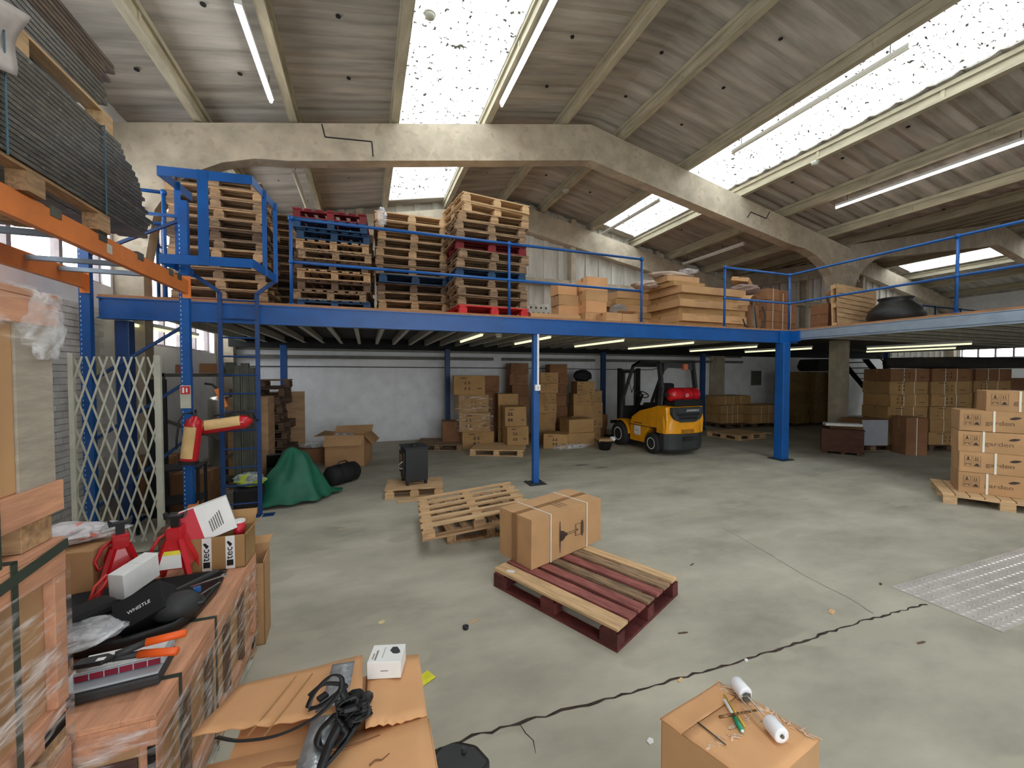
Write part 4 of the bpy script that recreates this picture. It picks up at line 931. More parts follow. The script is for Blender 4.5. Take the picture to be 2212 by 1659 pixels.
# stair at the far right
t = thing('steel_stair', (18.5, 9.8, 0), 0, 'black open steel stair far back on the right', 'stair')
for y in (-.4, .4):
    mb = MB(); mb.bar((-1.4, y, 2.35), (1.6, y, .1), .03, .2, up=(0, 1, 0)); mb.build('stringer', BLACKM, t)
for i in range(11):
    mb = MB(); f = (i+.5)/11; mb.box(-1.4+3*f-.12, -1.4+3*f+.12, -.4, .4, 2.35-2.25*f-.015, 2.35-2.25*f+.015); mb.build('tread', BLACKM, t)
mb = MB(); mb.bar((-.7, -.4, 2.5), (1.6, -.4, 1.0), .03, .03); mb.build('handrail', BLACKM, t)
# strapped brown stack behind the forklift
pallet('d', (11.9, 10.55, 0), -.05, 'dark pallet under the low strapped stack behind the forklift')
pallet('d', (13.1, 10.55, 0), -.05, 'second dark pallet under the low strapped stack')
for i, (x, y, z, l) in enumerate([(11.75, 10.7, .147, 1.0), (12.95, 10.3, .147, 1.5), (11.75, 10.7, .457, 1.0), (12.95, 10.3, .457, 1.5), (11.9, 10.8, .767, 1.5)]):
    cbox((x, y, z), (l, .8, .3), -.05, 'brown carton with white straps behind the forklift, %s' % ['bottom left', 'bottom right', 'middle left', 'middle right', 'top'][i], CARDB, 3, 'low strapped stack behind the forklift')
# flat pallet remnants right of forklift
pallet('l', (10.1, 8.75, 0), .1, 'light low pallet lying flat right of the forklift')
o = MB(); o.box(-.6, .6, -.02, .02, 0, .02); o = o.build('loose_batten', WOODL, None, loc=(11.2, 9.2, .0), rz=-.6); tag(o, 'loose pale batten on the floor beyond the forklift', 'batten')
# electrical hatch on the wall
o = MB(); o.box(-.25, .25, -.03, 0, 0, .55); o = o.build('wall_hatch', mat('hatch_green', lin(96, 100, 88), .7), None, loc=(Py(1632, 832, YB).x, YB-.012, Py(1632, 832, YB).z)); tag(o, 'square grey green hatch plate on the back wall', 'hatch')
# ================================================================== FORKLIFT (local: rear at y=0, forks to +y)
fk = thing('forklift_truck', (6.72, 7.12, 0), .0, 'yellow and charcoal gas forklift truck parked under the mezzanine', 'forklift')
hw = .54
def side(y, z): return (y, z)
body = [(0.02, .5), (0.0, .8), (.03, 1.1), (.3, 1.12), (.5, 1.06), (.95, .95), (1.25, .78), (1.3, .62), (1.32, .2), (.78, .2), (.72, .42), (.55, .6), (.3, .6), (.12, .5)]
mb = MB(); mb.prism(body, -hw+.02, hw-.02, 'x'); mb.build('chassis', YEL, fk, bevel=.03)
# counterweight with rounded back
mb = MB()
def cw(a, b):
    x = (a*2-1); th = x*1.0
    z = .5+b*.6; yy = .12*abs(x)**3+.05*(b-.5)**2*2-.1
    return (x*hw, yy, z)
mb.grid(cw, 24, 10); vs = []
n = 24
mb2 = MB(); rows_ = []
for b in range(11):
    z = .5+.6*b/10; w = hw*(1-.1*max(0, b/10-.5)*2)
    rows_.append([(w*math.copysign(1-(1-abs(x))**1.0, x), -.06+.14*abs(x)**4+.06*(b/10)**2, z) for x in [(-1+2*i/24) for i in range(25)]]+[(w, .32, z), (-w, .32, z)])
k = len(rows_[0]); vv = [p for r_ in rows_ for p in r_]
ff = [(b*k+i, b*k+(i+1) % k, (b+1)*k+(i+1) % k, (b+1)*k+i) for b in range(10) for i in range(k)]+[tuple(range(k))[::-1], tuple(10*k+i for i in range(k))]
mb2.add(vv, ff); mb2.build('counterweight', YEL, fk, bevel=.02)
mb = MB(); rows_ = []
for z, w in ((.1, hw-.06), (.16, hw-.01), (.5, hw+.005)):
    rows_.append([(w*x, -.07+.14*abs(x)**4+(.05 if z < .12 else 0), z) for x in [(-1+2*i/16) for i in range(17)]]+[(w, .22, z), (-w, .22, z)])
k = len(rows_[0]); vv = [p for r_ in rows_ for p in r_]
mb.add(vv, [(b*k+i, b*k+(i+1) % k, (b+1)*k+(i+1) % k, (b+1)*k+i) for b in range(2) for i in range(k)]+[tuple(range(k))[::-1], tuple(2*k+i for i in range(k))]); mb.build('rear_bumper', CHAR, fk, bevel=.015)
mb = MB(); mb.box(-.14, .14, -.085, -.06, .34, .44); mb.build('tow_pin_recess', BLACK, fk)
mb = MB(); mb.box(-.17, .17, -.075, -.05, .52, .6); mb.build('tow_step', mat('dark_yellow', lin(170, 110, 20), .5), fk)
# grille
mb = MB(); mb.prism([(-.42, 1.09), (.42, 1.09), (.43, .95), (.36, .83), (.2, .76), (-.2, .76), (-.36, .83), (-.43, .95)], -.075, .05); gr = mb.build('grille_panel', CHAR, fk, bevel=.01)
for zz_, ww in ((.93, .34), (.85, .28)):
    mb = MB(); mb.prism([(-ww, zz_+.03), (ww, zz_+.03), (ww-.04, zz_-.03), (-ww+.04, zz_-.03)], -.08, -.07); mb.build('grille_slot', BLACKM, gr)
text('maker_lettering', 'JUNGHEINRICH', .062, WHITE, fk, (-.05, -.078, 1.0), (PI/2, 0, 0), sx=.82)
mb = MB(); mb.box(-hw+.012, -hw+.018, .9, 1.13, .36, .58); mb.build('white_plate', WHITE, fk)
text('plate_lettering', 'fork truck', .03, PRINT, fk, (-hw+.011, 1.09, .46), (PI/2, 0, -PI/2))
mb = MB(); mb.box(-hw+.013, -hw+.019, .85, 1.15, .64, .66); mb.build('maker_strip', MAROON, fk)
mb = MB(); mb.box(-hw+.012, -hw+.02, .38, 1.3, .585, .6); mb.build('panel_seam', BLACKM, fk)
# wheels
def wheel(x, y, r, w, nm='wheel'):
    M = Matrix.Translation((x, y, r)) @ Matrix.Rotation(PI/2, 4, 'Y')
    mb = MB(); mb.lathe([(r*.55, -w/2), (r*.93, -w/2), (r, -w*.36), (r, w*.36), (r*.93, w/2), (r*.55, w/2)], 32, M); t_ = mb.build(nm, RUBBER, fk, True)
    s = -1 if x < 0 else 1
    mb = MB(); mb.lathe([(r*.56, s*w*.30), (r*.56, s*w*.51), (r*.48, s*w*.5), (r*.42, s*w*.3), (r*.2, s*w*.28), (r*.18, s*w*.45), (.01, s*w*.45)], 24, M); mb.build('rim', WHITE, t_, True)
wheel(-hw+.06, .45, .24, .2); wheel(hw-.06, .45, .24, .2); wheel(-hw+.04, 1.68, .3, .24); wheel(hw-.04, 1.68, .3, .24)
mb = MB(); mb.box(-.3, .3, .35, .55, .18, .4); mb.build('rear_axle', BLACKM, fk)
# fenders at the front, floor plate
for s in (-1, 1):
    mb = MB(); q = []
    for i in range(9):
        a = PI*(.02+.62*i/8); q.append((1.68-.36*math.cos(a)*1, .32+.36*math.sin(a)))
    q2 = [(1.68-.33*math.cos(PI*(.02+.62*i/8)), .32+.33*math.sin(PI*(.02+.62*i/8))) for i in range(8, -1, -1)]
    x0, x1 = sorted((s*(hw+.02), s*(hw-.24))); mb.prism(q+q2, x0, x1, 'x'); mb.build('front_fender', CHAR if s > 0 else YEL, fk)
mb = MB(); mb.prism([(1.32, .2), (1.9, .25), (1.95, .95), (1.8, 1.0), (1.7, .5), (1.32, .48)], -.45, .45, 'x'); mb.build('floor_and_dash', BLACKM, fk)
# seat, steering
mb = MB(); mb.box(-.24, .24, .75, 1.2, 1.0, 1.12); mb.build('seat', BLACKM, fk, bevel=.04)
mb = MB(); mb.prism([(.62, 1.0), (.75, 1.0), (.8, 1.12), (.72, 1.62), (.6, 1.6)], -.22, .22, 'x'); mb.build('seat_back', BLACKM, fk, bevel=.03)
st = MB(); st.tube([(.0+.16*math.cos(a), 1.5+.15*math.sin(a)*.8, 1.3+.15*math.sin(a)*.5) for a in [2*PI*i/24 for i in range(24)]], .013, 8, closed=True); sw = st.build('steering_wheel', BLACK, fk, True)
mb = MB(); mb.tube([(0, 1.5, 1.3), (0, 1.72, .9)], .03, 8); mb.bar((-.15, 1.5, 1.3), (.15, 1.5, 1.3), .02, .012); mb.build('steering_column', BLACK, sw)
mb = MB(); mb.tube([(-.1, 1.45, 1.3), (-.1, 1.43, 1.37)], .018, 8); mb.build('steering_knob', BLACK, sw)
# overhead guard
for s in (-1, 1):
    x = s*(hw-.06)
    for nm, pts, w_ in (('rear_pillar', [(x, .28, 1.05), (x, .22, 1.5), (x, .32, 2.1)], .1), ('front_pillar', [(x, .95, 2.13), (x, 1.25, 2.03), (x, 1.72, 1.1), (x, 1.75, .6)], .06)):
        mb = MB()
        for a, b in zip(pts[:-1], pts[1:]): mb.bar(a, b, .06, w_, up=(0, 1, 0))
        mb.build(nm, CHAR, fk)
mb = MB(); mb.prism([(.22, 2.08), (.3, 2.14), (.95, 2.17), (1.27, 2.05), (1.24, 2.0), (.95, 2.1), (.3, 2.06)], -hw+.03, hw-.03, 'x'); mb.build('guard_roof', CHAR, fk, bevel=.01)
mb = MB(); mb.prism([(-.4, 2.08), (.4, 2.08), (.42, 1.9), (.3, 1.95), (-.3, 1.97), (-.42, 1.86)], .24, .27); mb.build('rear_header', CHAR, fk)
mb = MB(); mb.box(.1, .22, .17, .24, 1.92, 2.06); mb.build('rear_lamp', mat('lamp_orange', lin(200, 110, 70), .3), fk, bevel=.01)
mb = MB(); mb.bar((-.3, 1.55, 1.35), (-.12, 1.6, 1.7), .012, .012); mb.bar((-.3, 1.55, 1.35), (-.34, 1.6, 1.65), .012, .012); mb.build('wiper', BLACK, fk)
# gas bottle
mb = MB(); mb.prism([(0.02, 1.12), (.34, 1.12), (.34, 1.24), (.27, 1.2), (.09, 1.2), (.0, 1.26)], -.3, .5, 'x'); mb.build('bottle_cradle', BLACKM, fk)
M = Matrix.Translation((.08, .18, 1.36)) @ Matrix.Rotation(PI/2, 4, 'Y')
mb = MB(); mb.lathe([(.02, -.44), (.1, -.42), (.15, -.36), (.16, -.3), (.16, .3), (.15, .36), (.1, .41), (.01, .42)], 28, M); gb = mb.build('gas_bottle', RED, fk, True)
for zz_ in (-.12, .16):
    mb = MB(); mb.lathe([(.163, zz_-.02), (.163, zz_+.02)], 28, M, caps=False); mb.build('bottle_strap', mat('strap_darkred', lin(130, 14, 22), .5), gb)
mb = MB(); mb.tube([(-.36, .18, 1.36), (-.46, .18, 1.36)], .05, 12); mb.build('valve', BLACK, gb)
text('bottle_letter', 'D', .1, WHITE, gb, (.02, .018, 1.32), (PI/2, 0, 0))
# mast and forks
for s in (-1, 1):
    for w_, x_, zt in ((.06, .30, 1.98), (.05, .24, 1.95)):
        mb = MB(); mb.box(s*x_-w_/2, s*x_+w_/2, 2.02, 2.14 if x_ > .25 else 2.12, .12, zt); mb.build('mast_channel', BLACKM, fk)
    mb = MB(); mb.tube([(s*.17, 2.05, .2), (s*.17, 2.05, 1.85)], .03, 10); mb.build('lift_cylinder', CHAR, fk)
    mb = MB(); mb.box(s*.2-.05, s*.2+.05, 2.2, 2.24, .04, .55); mb.box(s*.2-.05, s*.2+.05, 2.2, 2.9, .04, .075); mb.build('fork', BLACKM, fk)
mb = MB(); mb.box(-.3, .3, 2.0, 2.06, 1.85, 1.93); mb.box(-.3, .3, 2.0, 2.06, .9, .97); mb.box(-.3, .3, 2.0, 2.06, .2, .28); mb.build('mast_crossbar', BLACKM, fk)
mb = MB(); mb.box(-.5, .5, 2.15, 2.2, .5, .58); mb.box(-.5, .5, 2.15, 2.2, .12, .2); mb.build('fork_carriage', BLACKM, fk)

# ================================================================== LEFT RACKING
RX0, RX1, RYY = -2.80, -1.93, 5.62
rk = thing('pallet_racking', (0, 0, 0), 0, 'pallet racking with blue uprights and orange beams on the left', 'racking')
for x, y in ((RX1, RYY), (RX0, RYY), (RX1, .2), (RX0, .2)):
    mb = MB(); mb.box(x-.045, x+.045, y-.035, y-.031, .01, 3.8); mb.box(x-.045, x-.041, y-.031, y+.035, .01, 3.8); mb.box(x+.041, x+.045, y-.031, y+.035, .01, 3.8)
    u_ = mb.build('upright', BLUE, rk)
    if y > 2:
        mb = MB()
        for i in range(66):
            z = .25+i*.05
            for s in (-.03,): mb.box(x+s-.004, x+s+.004, y-.0365, y-.035, z, z+.018)
        mb.build('slot_row', mat('slot_light', lin(190, 200, 215), .6), u_)
    mb = MB(); mb.box(x-.07, x+.07, y-.06, y+.06, 0, .008); mb.build('foot_plate', BLUED, u_)
for z0, z1 in ((.35, 1.1), (1.1, 1.75), (1.75, 2.4), (3.1, 3.6)):
    s = 1 if int(z0*10) % 2 else -1
    a, b = (RX0, RX1) if s > 0 else (RX1, RX0)
    mb = MB(); mb.bar((a, RYY, z0), (b, RYY, z1), .03, .03, up=(0, 1, 0)); mb.build('brace', BLUED, rk)
mb = MB(); mb.bar((RX0, RYY, 3.62), (RX1, RYY, 3.62), .03, .03); mb.build('brace', BLUE, rk)
for x, nm in ((RX1+.02, 0), (RX0, 1)):
    mb = MB(); mb.box(x-.025, x+.025, .24, RYY-.036, 2.75, 2.90); mb.box(x-.025, x-.0, .24, RYY-.036, 2.90, 2.92); bm2 = mb.build('beam', ORANGE, rk)
    mb = MB(); mb.box(x-.03, x+.05, RYY-.045, RYY-.036, 2.70, 2.95); mb.build('beam_connector', ORANGE, bm2)
    if nm == 0:
        for y in (3.45, 3.95, 4.5, 5.1, 5.3): 
            mb = MB(); mb.box(x-.02, x+.03, y, y+.1, 2.86, 2.925); mb.build('clip', DGREY, bm2)
        mb = MB(); mb.box(x+.0255, x+.0265, 4.05, 4.12, 2.79, 2.86); mb.build('sticker', CREAM, bm2)
for y in (3.0, 3.9, 4.75, 5.15):
    mb = MB(); mb.box(RX0+.03, RX1, y, y+.05, 2.84, 2.88); mb.build('cross_tie', GALV, rk)
mb = MB(); mb.prism([(-.11, 0), (.08, 0), (.08, .36), (.0, .36), (-.11, .13)], -.07, -.06); mb.box(.07, .08, -.06, .06, 0, .36)
og = mb.build('upright_guard', ORANGE, None, loc=(RX1+.02, RYY-.06, 0), rz=.2); tag(og, 'orange steel guard plate at the foot of the front blue upright', 'upright guard')
# goods on the rack: dark board bundle on pallet
def bundle_pallet(z, y0, y1, label, m=WOOD):
    t = thing('long_pallet', (-2.36, (y0+y1)/2, z), PI/2, label, 'pallet'); L = y1-y0
    for y in (-.45, 0, .45):
        mb = MB(); mb.box(-L/2, L/2, y-.05, y+.05, .12, .14); mb.build('runner', m, t)
        for x in [-L/2+.07+(L-.14)*i/4 for i in range(5)]:
            mb = MB(); mb.box(x-.07, x+.07, y-.05, y+.05, 0, .119); mb.build('block', m, t)
    return t
bundle_pallet(2.925, 1.2, 4.05, 'long wooden pallet resting on the orange beams')
DARKB = mat('dark_decking', lin(84, 80, 70), .35, var=.35, scale=4, stretch=(1, 2.5, 14), col2=lin(34, 32, 30), detail=8, spots=(lin(150, 150, 146), 9, .66))  # light grey spots are bright glints painted into the board colour
t = thing('decking_bundle', (-2.36, 2.9, 3.07), 0, 'banded bundle of dark grooved decking boards on the rack', 'board bundle')
nL = 20
for i in range(nL):
    z = .032*i; ye = 1.76-.035*abs(i-4)*.6+random.uniform(-.03, .03) if i < 15 else 1.58-.06*(i-14)
    mb = MB()
    for c in range(5):
        xa = -.52+c*.208; mb.box(xa, xa+.2, -2.3+random.uniform(-.05, .0), ye+random.uniform(-.05, .05), z, z+.027)
    mb.build('board_layer', DARKB, t)
for y in (.15, 1.05):
    mb = MB(); mb.box(.523, .526, y, y+.012, -.02, .65); mb.box(-.525, .526, y, y+.012, .64, .645); mb.build('band', mat('teal_band', lin(70, 110, 130), .5), t)
zt = 3.07+.64
bundle_pallet(zt+.005, .6, 4.12, 'second long wooden pallet on top of the dark decking bundle', WOODL)
BRB = mat('brown_boards', lin(112, 92, 74), .7, var=.3, scale=3, stretch=(1, 1.5, 12), col2=lin(54, 44, 38), detail=8)
t = thing('board_stack', (-2.36, 2.3, zt+.148), 0, 'stack of brown weathered boards topmost on the rack', 'board bundle')
for i in range(13):
    mb = MB()
    for c in range(5):
        xa = -.5+c*.2; mb.box(xa, xa+.19, -2.2, 1.68+.014*i+random.uniform(-.09, .08), i*.035, i*.035+.028)
    mb.build('board_layer', BRB if i > 5 else DARKB, t)
mb = MB(); mb.grid(lambda a, b: (.53+.02*math.sin(6*b+2*a), -.15+a*.3-.12*b, .2-.42*b+.1*a), 6, 8); o = mb.build('white_sheet', mat('dull_sheet', lin(200, 192, 186), .7, var=.1), None, True, loc=(-2.36, 3.06, zt-.09), solid=.006); tag(o, 'white polythene sheet hanging off the brown board stack', 'sheet')
# folding gate
gt = thing('folding_gate', (0, 5.32, 0), 0, 'cream expanding lattice gate leaning by the brick pier', 'gate')
gx0, gx1, gz1 = -2.78, -2.08, 2.02
mb = MB(); mb.box(gx0-.02, gx0+.02, -.02, .02, 0, gz1+.03); mb.build('gate_post', CREAM, gt)
mb = MB(); mb.box(gx1-.027, gx1+.027, -.02, .02, 0, gz1+.02); mb.build('gate_post', CREAM, gt)
sl = 3.55; p = .1
for fam, yy in ((1, -.006), (-1, .006)):
    k = -8
    for k in range(-8, 16):
        pts = []
        xb = gx0+k*p
        za, zb_ = .06, gz1
        x_at = lambda z: xb+fam*(z-1.0)/sl
        # clip
        lo_, hi_ = za, zb_
        zA = 1.0+fam*(gx0-xb)*sl; zB = 1.0+fam*(gx1-xb)*sl
        lo_ = max(lo_, min(zA, zB)); hi_ = min(hi_, max(zA, zB))
        if hi_-lo_ < .05: continue
        mb = MB(); mb.bar((x_at(lo_), yy, lo_), (x_at(hi_), yy, hi_), .017, .006, up=(0, 1, 0)); mb.build('lattice_bar', CREAM, gt)
# signs on the brick pier behind the gate
def sign(p, w_, h_, label, m, rz=PI/2):
    t = thing('wall_sign', p, rz, label, 'sign'); mb = MB(); mb.box(-w_/2, w_/2, -.004, 0, -h_/2, h_/2); mb.build('panel', m, t); return t
t = sign((XL+.04, 5.72, 1.83), .2, .28, 'white no smoking sign with red ring on the brick pier', WHITE)
mb = MB(); mb.tube([(.07*math.cos(a), -.006, .04+.07*math.sin(a)) for a in [2*PI*i/20 for i in range(20)]], .008, 6, closed=True); mb.bar((-.05, -.006, .09), (.05, -.006, -.01), .012, .004); mb.box(-.09, .09, -.006, -.004, -.13, -.06); mb.build('prohibition_ring', REDC, t)
t = sign((XL+.04, 6.5, 1.85), .2, .3, 'yellow warning notice on the brick pier', mat('notice_yellow', lin(190, 180, 90), .6))
mb = MB(); mb.box(-.05, .05, -.006, -.004, .0, .1); mb.box(-.07, .07, -.006, -.004, -.1, -.06); mb.build('notice_print', PRINT, t)
t = sign((XL+.04, 6.45, 1.18), .22, .16, 'small red fire sign on the brick pier', REDC)
o = MB(); o.box(0, .12, -.1, .1, -.2, .2); o = o.build('junction_box', CREAM, None, loc=(XL+.002, 5.0, 1.35)); tag(o, 'cream electrical box on the left wall by the stack', 'electrical box')
# extinguishers
EX = mat('label_beige', lin(226, 190, 130), .6, var=.1)
def extinguisher(p, rot, label):
    t = thing('fire_extinguisher', p, 0, label, 'fire extinguisher', rot=rot)
    mb = MB(); mb.lathe([(.07, 0), (.08, .01), (.082, .03), (.082, .42), (.07, .47), (.035, .5), (.025, .52)], 28); mb.build('cylinder', RED, t, True)
    mb = MB(); n = 16
    for i in range(n):
        a0, a1 = -3.0+1.75*i/n, -3.0+1.75*(i+1)/n; r = .0835
        mb.add([(r*math.cos(a0), r*math.sin(a0), .05), (r*math.cos(a1), r*math.sin(a1), .05), (r*math.cos(a1), r*math.sin(a1), .4), (r*math.cos(a0), r*math.sin(a0), .4)], [(0, 1, 2, 3)])
    mb.build('instruction_label', EX, t)
    mb = MB(); mb.box(-.02, .02, -.02, .02, .52, .56); mb.bar((0, 0, .56), (.0, -.12, .60), .02, .008); mb.bar((0, 0, .54), (.0, -.11, .55), .02, .008); mb.build('valve_and_lever', BLACK, t)
    mb = MB(); mb.tube([(-.02, 0, .55), (-.1, -.02, .54), (-.13, -.02, .45), (-.13, -.02, .25), (-.12, -.02, .15)], .01, 8); mb.build('hose', BLACK, t, True)
    mb = MB(); mb.lathe([(.088, -.02), (.09, .02)], 20); mb.build('base_ring', BLACK, t)
    return t
pe = Py(408, 998, 5.42); extinguisher(pe, (.05, .12, .3), 'red fire extinguisher standing upright against the blue upright')
pe = Py(452, 925, 5.6); extinguisher(pe+Vector((-.1, .05, 0)), (.1, 1.45, .2), 'red fire extinguisher lying sideways behind the upright')
o = MB(); o.box(-.25, .25, -.12, .2, 0, .78); 
t = thing('shelf_trolley', (-2.2, 5.95, 0), .1, 'dark metal shelf unit under the fire extinguishers', 'shelf unit')
for z_ in (.3, .7): mb = MB(); mb.box(-.3, .3, -.2, .2, z_, z_+.02); mb.build('shelf', BLACKM, t)
for x in (-.28, .28):
    for y in (-.18, .18): mb = MB(); mb.box(x-.015, x+.015, y-.015, y+.015, 0, .72); mb.build('leg', BLACKM, t)
t = sign((RX1+.0, RYY-.042, 1.58), .1, .26, 'fire extinguisher instruction sign on the front blue upright', CREAM, 0)
mb = MB(); mb.box(-.045, .045, -.006, -.004, .03, .12); mb.build('red_pictogram', REDC, t)
mb = MB(); mb.box(-.03, -.01, -.0075, -.006, .045, .105); mb.box(.005, .02, -.0075, -.006, .05, .1); mb.build('white_pictogram', WHITE, t)
# steel channels stood upright
t = thing('steel_channel', (-1.72, 6.55, 0), 0, 'tall grey steel channels standing upright behind the ladder', 'steel channel')
for i, (x, h_) in enumerate(((0, 1.95), (.1, 1.99), (.17, 1.93))):
    mb = MB(); mb.box(x, x+.09, -.02, .03, 0, h_); mb.box(x, x+.012, -.06, -.02, 0, h_); mb.box(x+.078, x+.09, -.06, -.02, 0, h_); mb.build('channel', DGREY, t)
# grey rack frames and clutter behind
t = thing('grey_rack_frame', (-2.2, 7.3, 0), 0, 'grey dismantled rack frames with crossed braces in the dark corner', 'rack frame')
for a, b in (((-.9, 0, 1.82), (.6, 0, 1.82)), ((-.9, 0, 1.3), (.1, 0, .85)), ((-.3, 0, .9), (.55, 0, 1.4)), ((-.3, 0, .3), (.55, 0, .75)), ((-.9, 0, .5), (.6, 0, .1)), ((-.6, 0, .02), (-.6, 0, 1.85)), ((.5, 0, 0.02), (.5, 0, 1.85)), ((-.9, -.3, .3), (.7, -.3, .32)), ((-.9, -.35, .18), (.7, -.35, .2))):
    mb = MB(); mb.bar(a, b, .05, .05); mb.build('frame_bar', DGREY, t)
t = thing('plywood_case', (-1.78, 7.75, 0), 0, 'tall plywood case behind the steel channels', 'case')
mb = MB(); mb.box(-.28, .28, -.25, .25, 0, 1.45); mb.build('case_body', PLY, t, bevel=.004); mb = MB(); mb.tube([(.0, -.252, 1.3), (-.02, -.254, 1.2), (-.02, -.254, 1.0)], .008, 6); mb.build('green_mark', mat('green_mark', lin(150, 190, 140), .5), t)
t = thing('plywood_sheet', (-1.55, 9.35, .75), 0, 'plywood sheet standing behind the dark pallets', 'plywood'); mb = MB(); mb.box(-.35, .35, -.01, .01, -.75, .72); mb.build('sheet', PLY, t)
for i in range(11):
    x = -1.83+.05*(i % 3)-(i*.014 if i < 7 else .13)+(.12 if i > 8 else 0)
    t = pallet('d', (x, 8.75, .005+i*.158), .1*math.sin(i*2.1), 'dark old pallet, %s of the ragged stack by the white wall' % (ORD[i] if i < 10 else 'topmost'), 'ragged dark pallet stack'); t.scale = (.72, .8, 1)
t = thing('steel_drum', (-2.25, 7.95, 0), 0, 'shiny silver drum in the dark corner behind the upright', 'drum'); mb = MB(); mb.lathe([(.2, 0), (.2, 1.4), (.17, 1.45), (.05, 1.47)], 24); mb.build('drum_body', STEEL, t, True)
cbox((-2.75, 6.85, 0), (.5, .5, .7), .1, 'dark carton in the corner behind the gate', CARDD); cbox((-2.22, 6.7, 0), (.4, .4, .5), -.2, 'second dark carton behind the front upright', CARDD)
t = thing('black_crate', (-1.25, 7.22, 0), .2, 'black plastic crate behind the green tarpaulin', 'crate'); mb = MB(); mb.box(-.22, .2, -.18, .18, .0, .5); mb.build('crate_body', BLACK, t, bevel=.02); mb = MB(); mb.box(-.2, .18, -.01, .01, 0, .38); mb.build('lid', BLACK, t, loc=(-.02, -.2, .42), rot=(.9, 0, 0))
t = thing('office_chair_box', (-2.5, 6.35, .72), 0, 'dark board leaning in the corner behind the gate', 'board'); mb = MB(); mb.box(-.1, .1, -.02, .02, -.72, 1.05); mb.build('board', BLACKM, t)
crumple('hi_vis_jacket', (-1.5, 6.35, .3), (.36, .25, .2), mat('hivis', lin(208, 214, 190), .6, var=.2, scale=14, col2=lin(70, 90, 120), spots=(lin(190, 210, 60), 7, .55)), 'crumpled yellow and silver high visibility jacket behind the ladder', 'jacket', 61, amp=.2)
t = thing('black_case', (-1.5, 6.38, 0), 0, 'black case under the high visibility jacket', 'case'); mb = MB(); mb.box(-.17, .17, -.15, .15, 0, .3); mb.build('case_body', BLACKM, t, bevel=.03)
t = thing('orange_disc', (-1.5, 6.12, .0), 0, 'thin orange disc on the floor at the ladder foot', 'disc'); mb = MB(); mb.lathe([(.14, 0), (.15, .008), (.02, .01)], 24); mb.build('disc', ORANGE, t)
t = thing('power_tool', Py(478, 860, 6.2), 0, 'orange and black power tool hanging by the ladder', 'tool', rot=(0, -.35, 0)); mb = MB(); mb.box(-.03, .03, -.03, .03, -.13, .13); mb.build('tool_body', ORANGE, t, bevel=.01); mb = MB(); mb.tube([(0, 0, .13), (-.03, 0, .2), (-.1, 0, .24)], .014, 8); mb.build('tool_handle', BLACK, t)
for i, (u, v, s) in enumerate([(405, 830, .16), (400, 850, .12), (455, 825, .2), (500, 822, .14)]):
    p = Py(u, v, 7.2); cbox((p.x, p.y-.1, 1.85), (s, .16, .1+.02*i), .2*i, ['small red and white carton', 'small brown carton', 'dark flat carton', 'small grey carton'][i]+' on the grey rack frame', [REDC, CARDD, CARDD, DGREY][i], tape=False)
t = thing('hose_coil', (-2.05, 5.0, 0), 0, 'grey cable coiled on the floor in front of the gate', 'cable'); mb = MB(); mb.tube([(.5*(1+.1*math.sin(i))*math.cos(i*.33)*(1-.004*i), .14*math.sin(i*.33), .012+.004*math.sin(i)) for i in range(60)], .008, 6); mb.build('cable', DGREY, t, True)
cbox((-2.0, 5.25, 0), (.12, .25, .2), .2, 'small dark wooden block on the floor beside the orange guard', WOODD, tape=False, name='wooden_block', cat='block')

# ================================================================== FOREGROUND CRATES (left)
GSTR = mat('green_strapping', lin(52, 66, 56), .5, var=.1)
HC = mat('honeycomb_card', lin(176, 166, 150), .85, var=.1, scale=6, stretch=(1, 1, 6), bump=.12)
BATT = mat('brown_batten', lin(120, 92, 70), .8, var=.2, scale=5)
def goods_crate(x0, x1, y0, y1, z0, z1, label, cell=4, film=True, plank=.09, brown=CARD):
    t = thing('goods_crate', ((x0+x1)/2, (y0+y1)/2, z0), 0, label, 'crate'); a, b, h = (x1-x0)/2, (y1-y0)/2, z1-z0
    mb = MB(); mb.box(-a+.03, a-.03, -b+.03, b-.03, .1, h-.03); mb.build('cartons', brown, t)
    # pallet base
    for y in (-b+.06, 0, b-.06):
        mb = MB(); mb.box(-a, a, y-.05, y+.05, .0, .02); mb.build('bottom_board', WOOD, t)
    for x in (-a+.01, a-.04):
        mb = MB(); mb.box(x, x+.03, -b, b, .05, .14); mb.build('side_plank', WOODP, t, bevel=.002)
    for y in (-b, b-.1):
        for x in (-a, a-.12): mb = MB(); mb.box(x+.01, x+.11, y+.005, y+.095, .02, .1); mb.build('block', WOOD, t)
    # top frame
    for x in (-a, a-.1):
        mb = MB(); mb.box(x, x+.1, -b, b, h-.02, h); mb.build('top_plank', WOODP, t, bevel=.002)
    for x in (-a, a-.02):
        mb = MB(); mb.box(x, x+.02, -b, b, h-.02-plank, h-.021); mb.build('top_rail', WOODP, t, bevel=.002)
    for y in (-b, b-.1):
        mb = MB(); mb.box(-a+.1, a-.1, y, y+.1, h-.02, h); mb.build('top_plank', WOODP, t, bevel=.002)
    for y in (-b, b-.02):
        mb = MB(); mb.box(-a+.02, a-.02, y, y+.02, h-.02-plank, h-.021); mb.build('top_rail', WOODP, t, bevel=.002)
    mb = MB(); mb.box(-a+.1, a-.1, -b+.1, b-.1, h-.012, h-.004); mb.build('top_sheet', WOODP, t)
    for i in range(cell+1):
        y = -b+(2*b-.05)*i/cell
        mb = MB(); mb.box(a-.03, a-.002, y, y+(.035 if 0 < i < cell else .05), .14, h-.02-plank); mb.build('batten', BATT if 0 < i < cell else WOODP, t, bevel=.002)
    for x in (-a, -.03, a-.05):
        mb = MB(); mb.box(x, x+.05, -b+.0, -b+.02, .05, h-.02-plank); mb.build('batten', WOODP, t, bevel=.002)
    return t
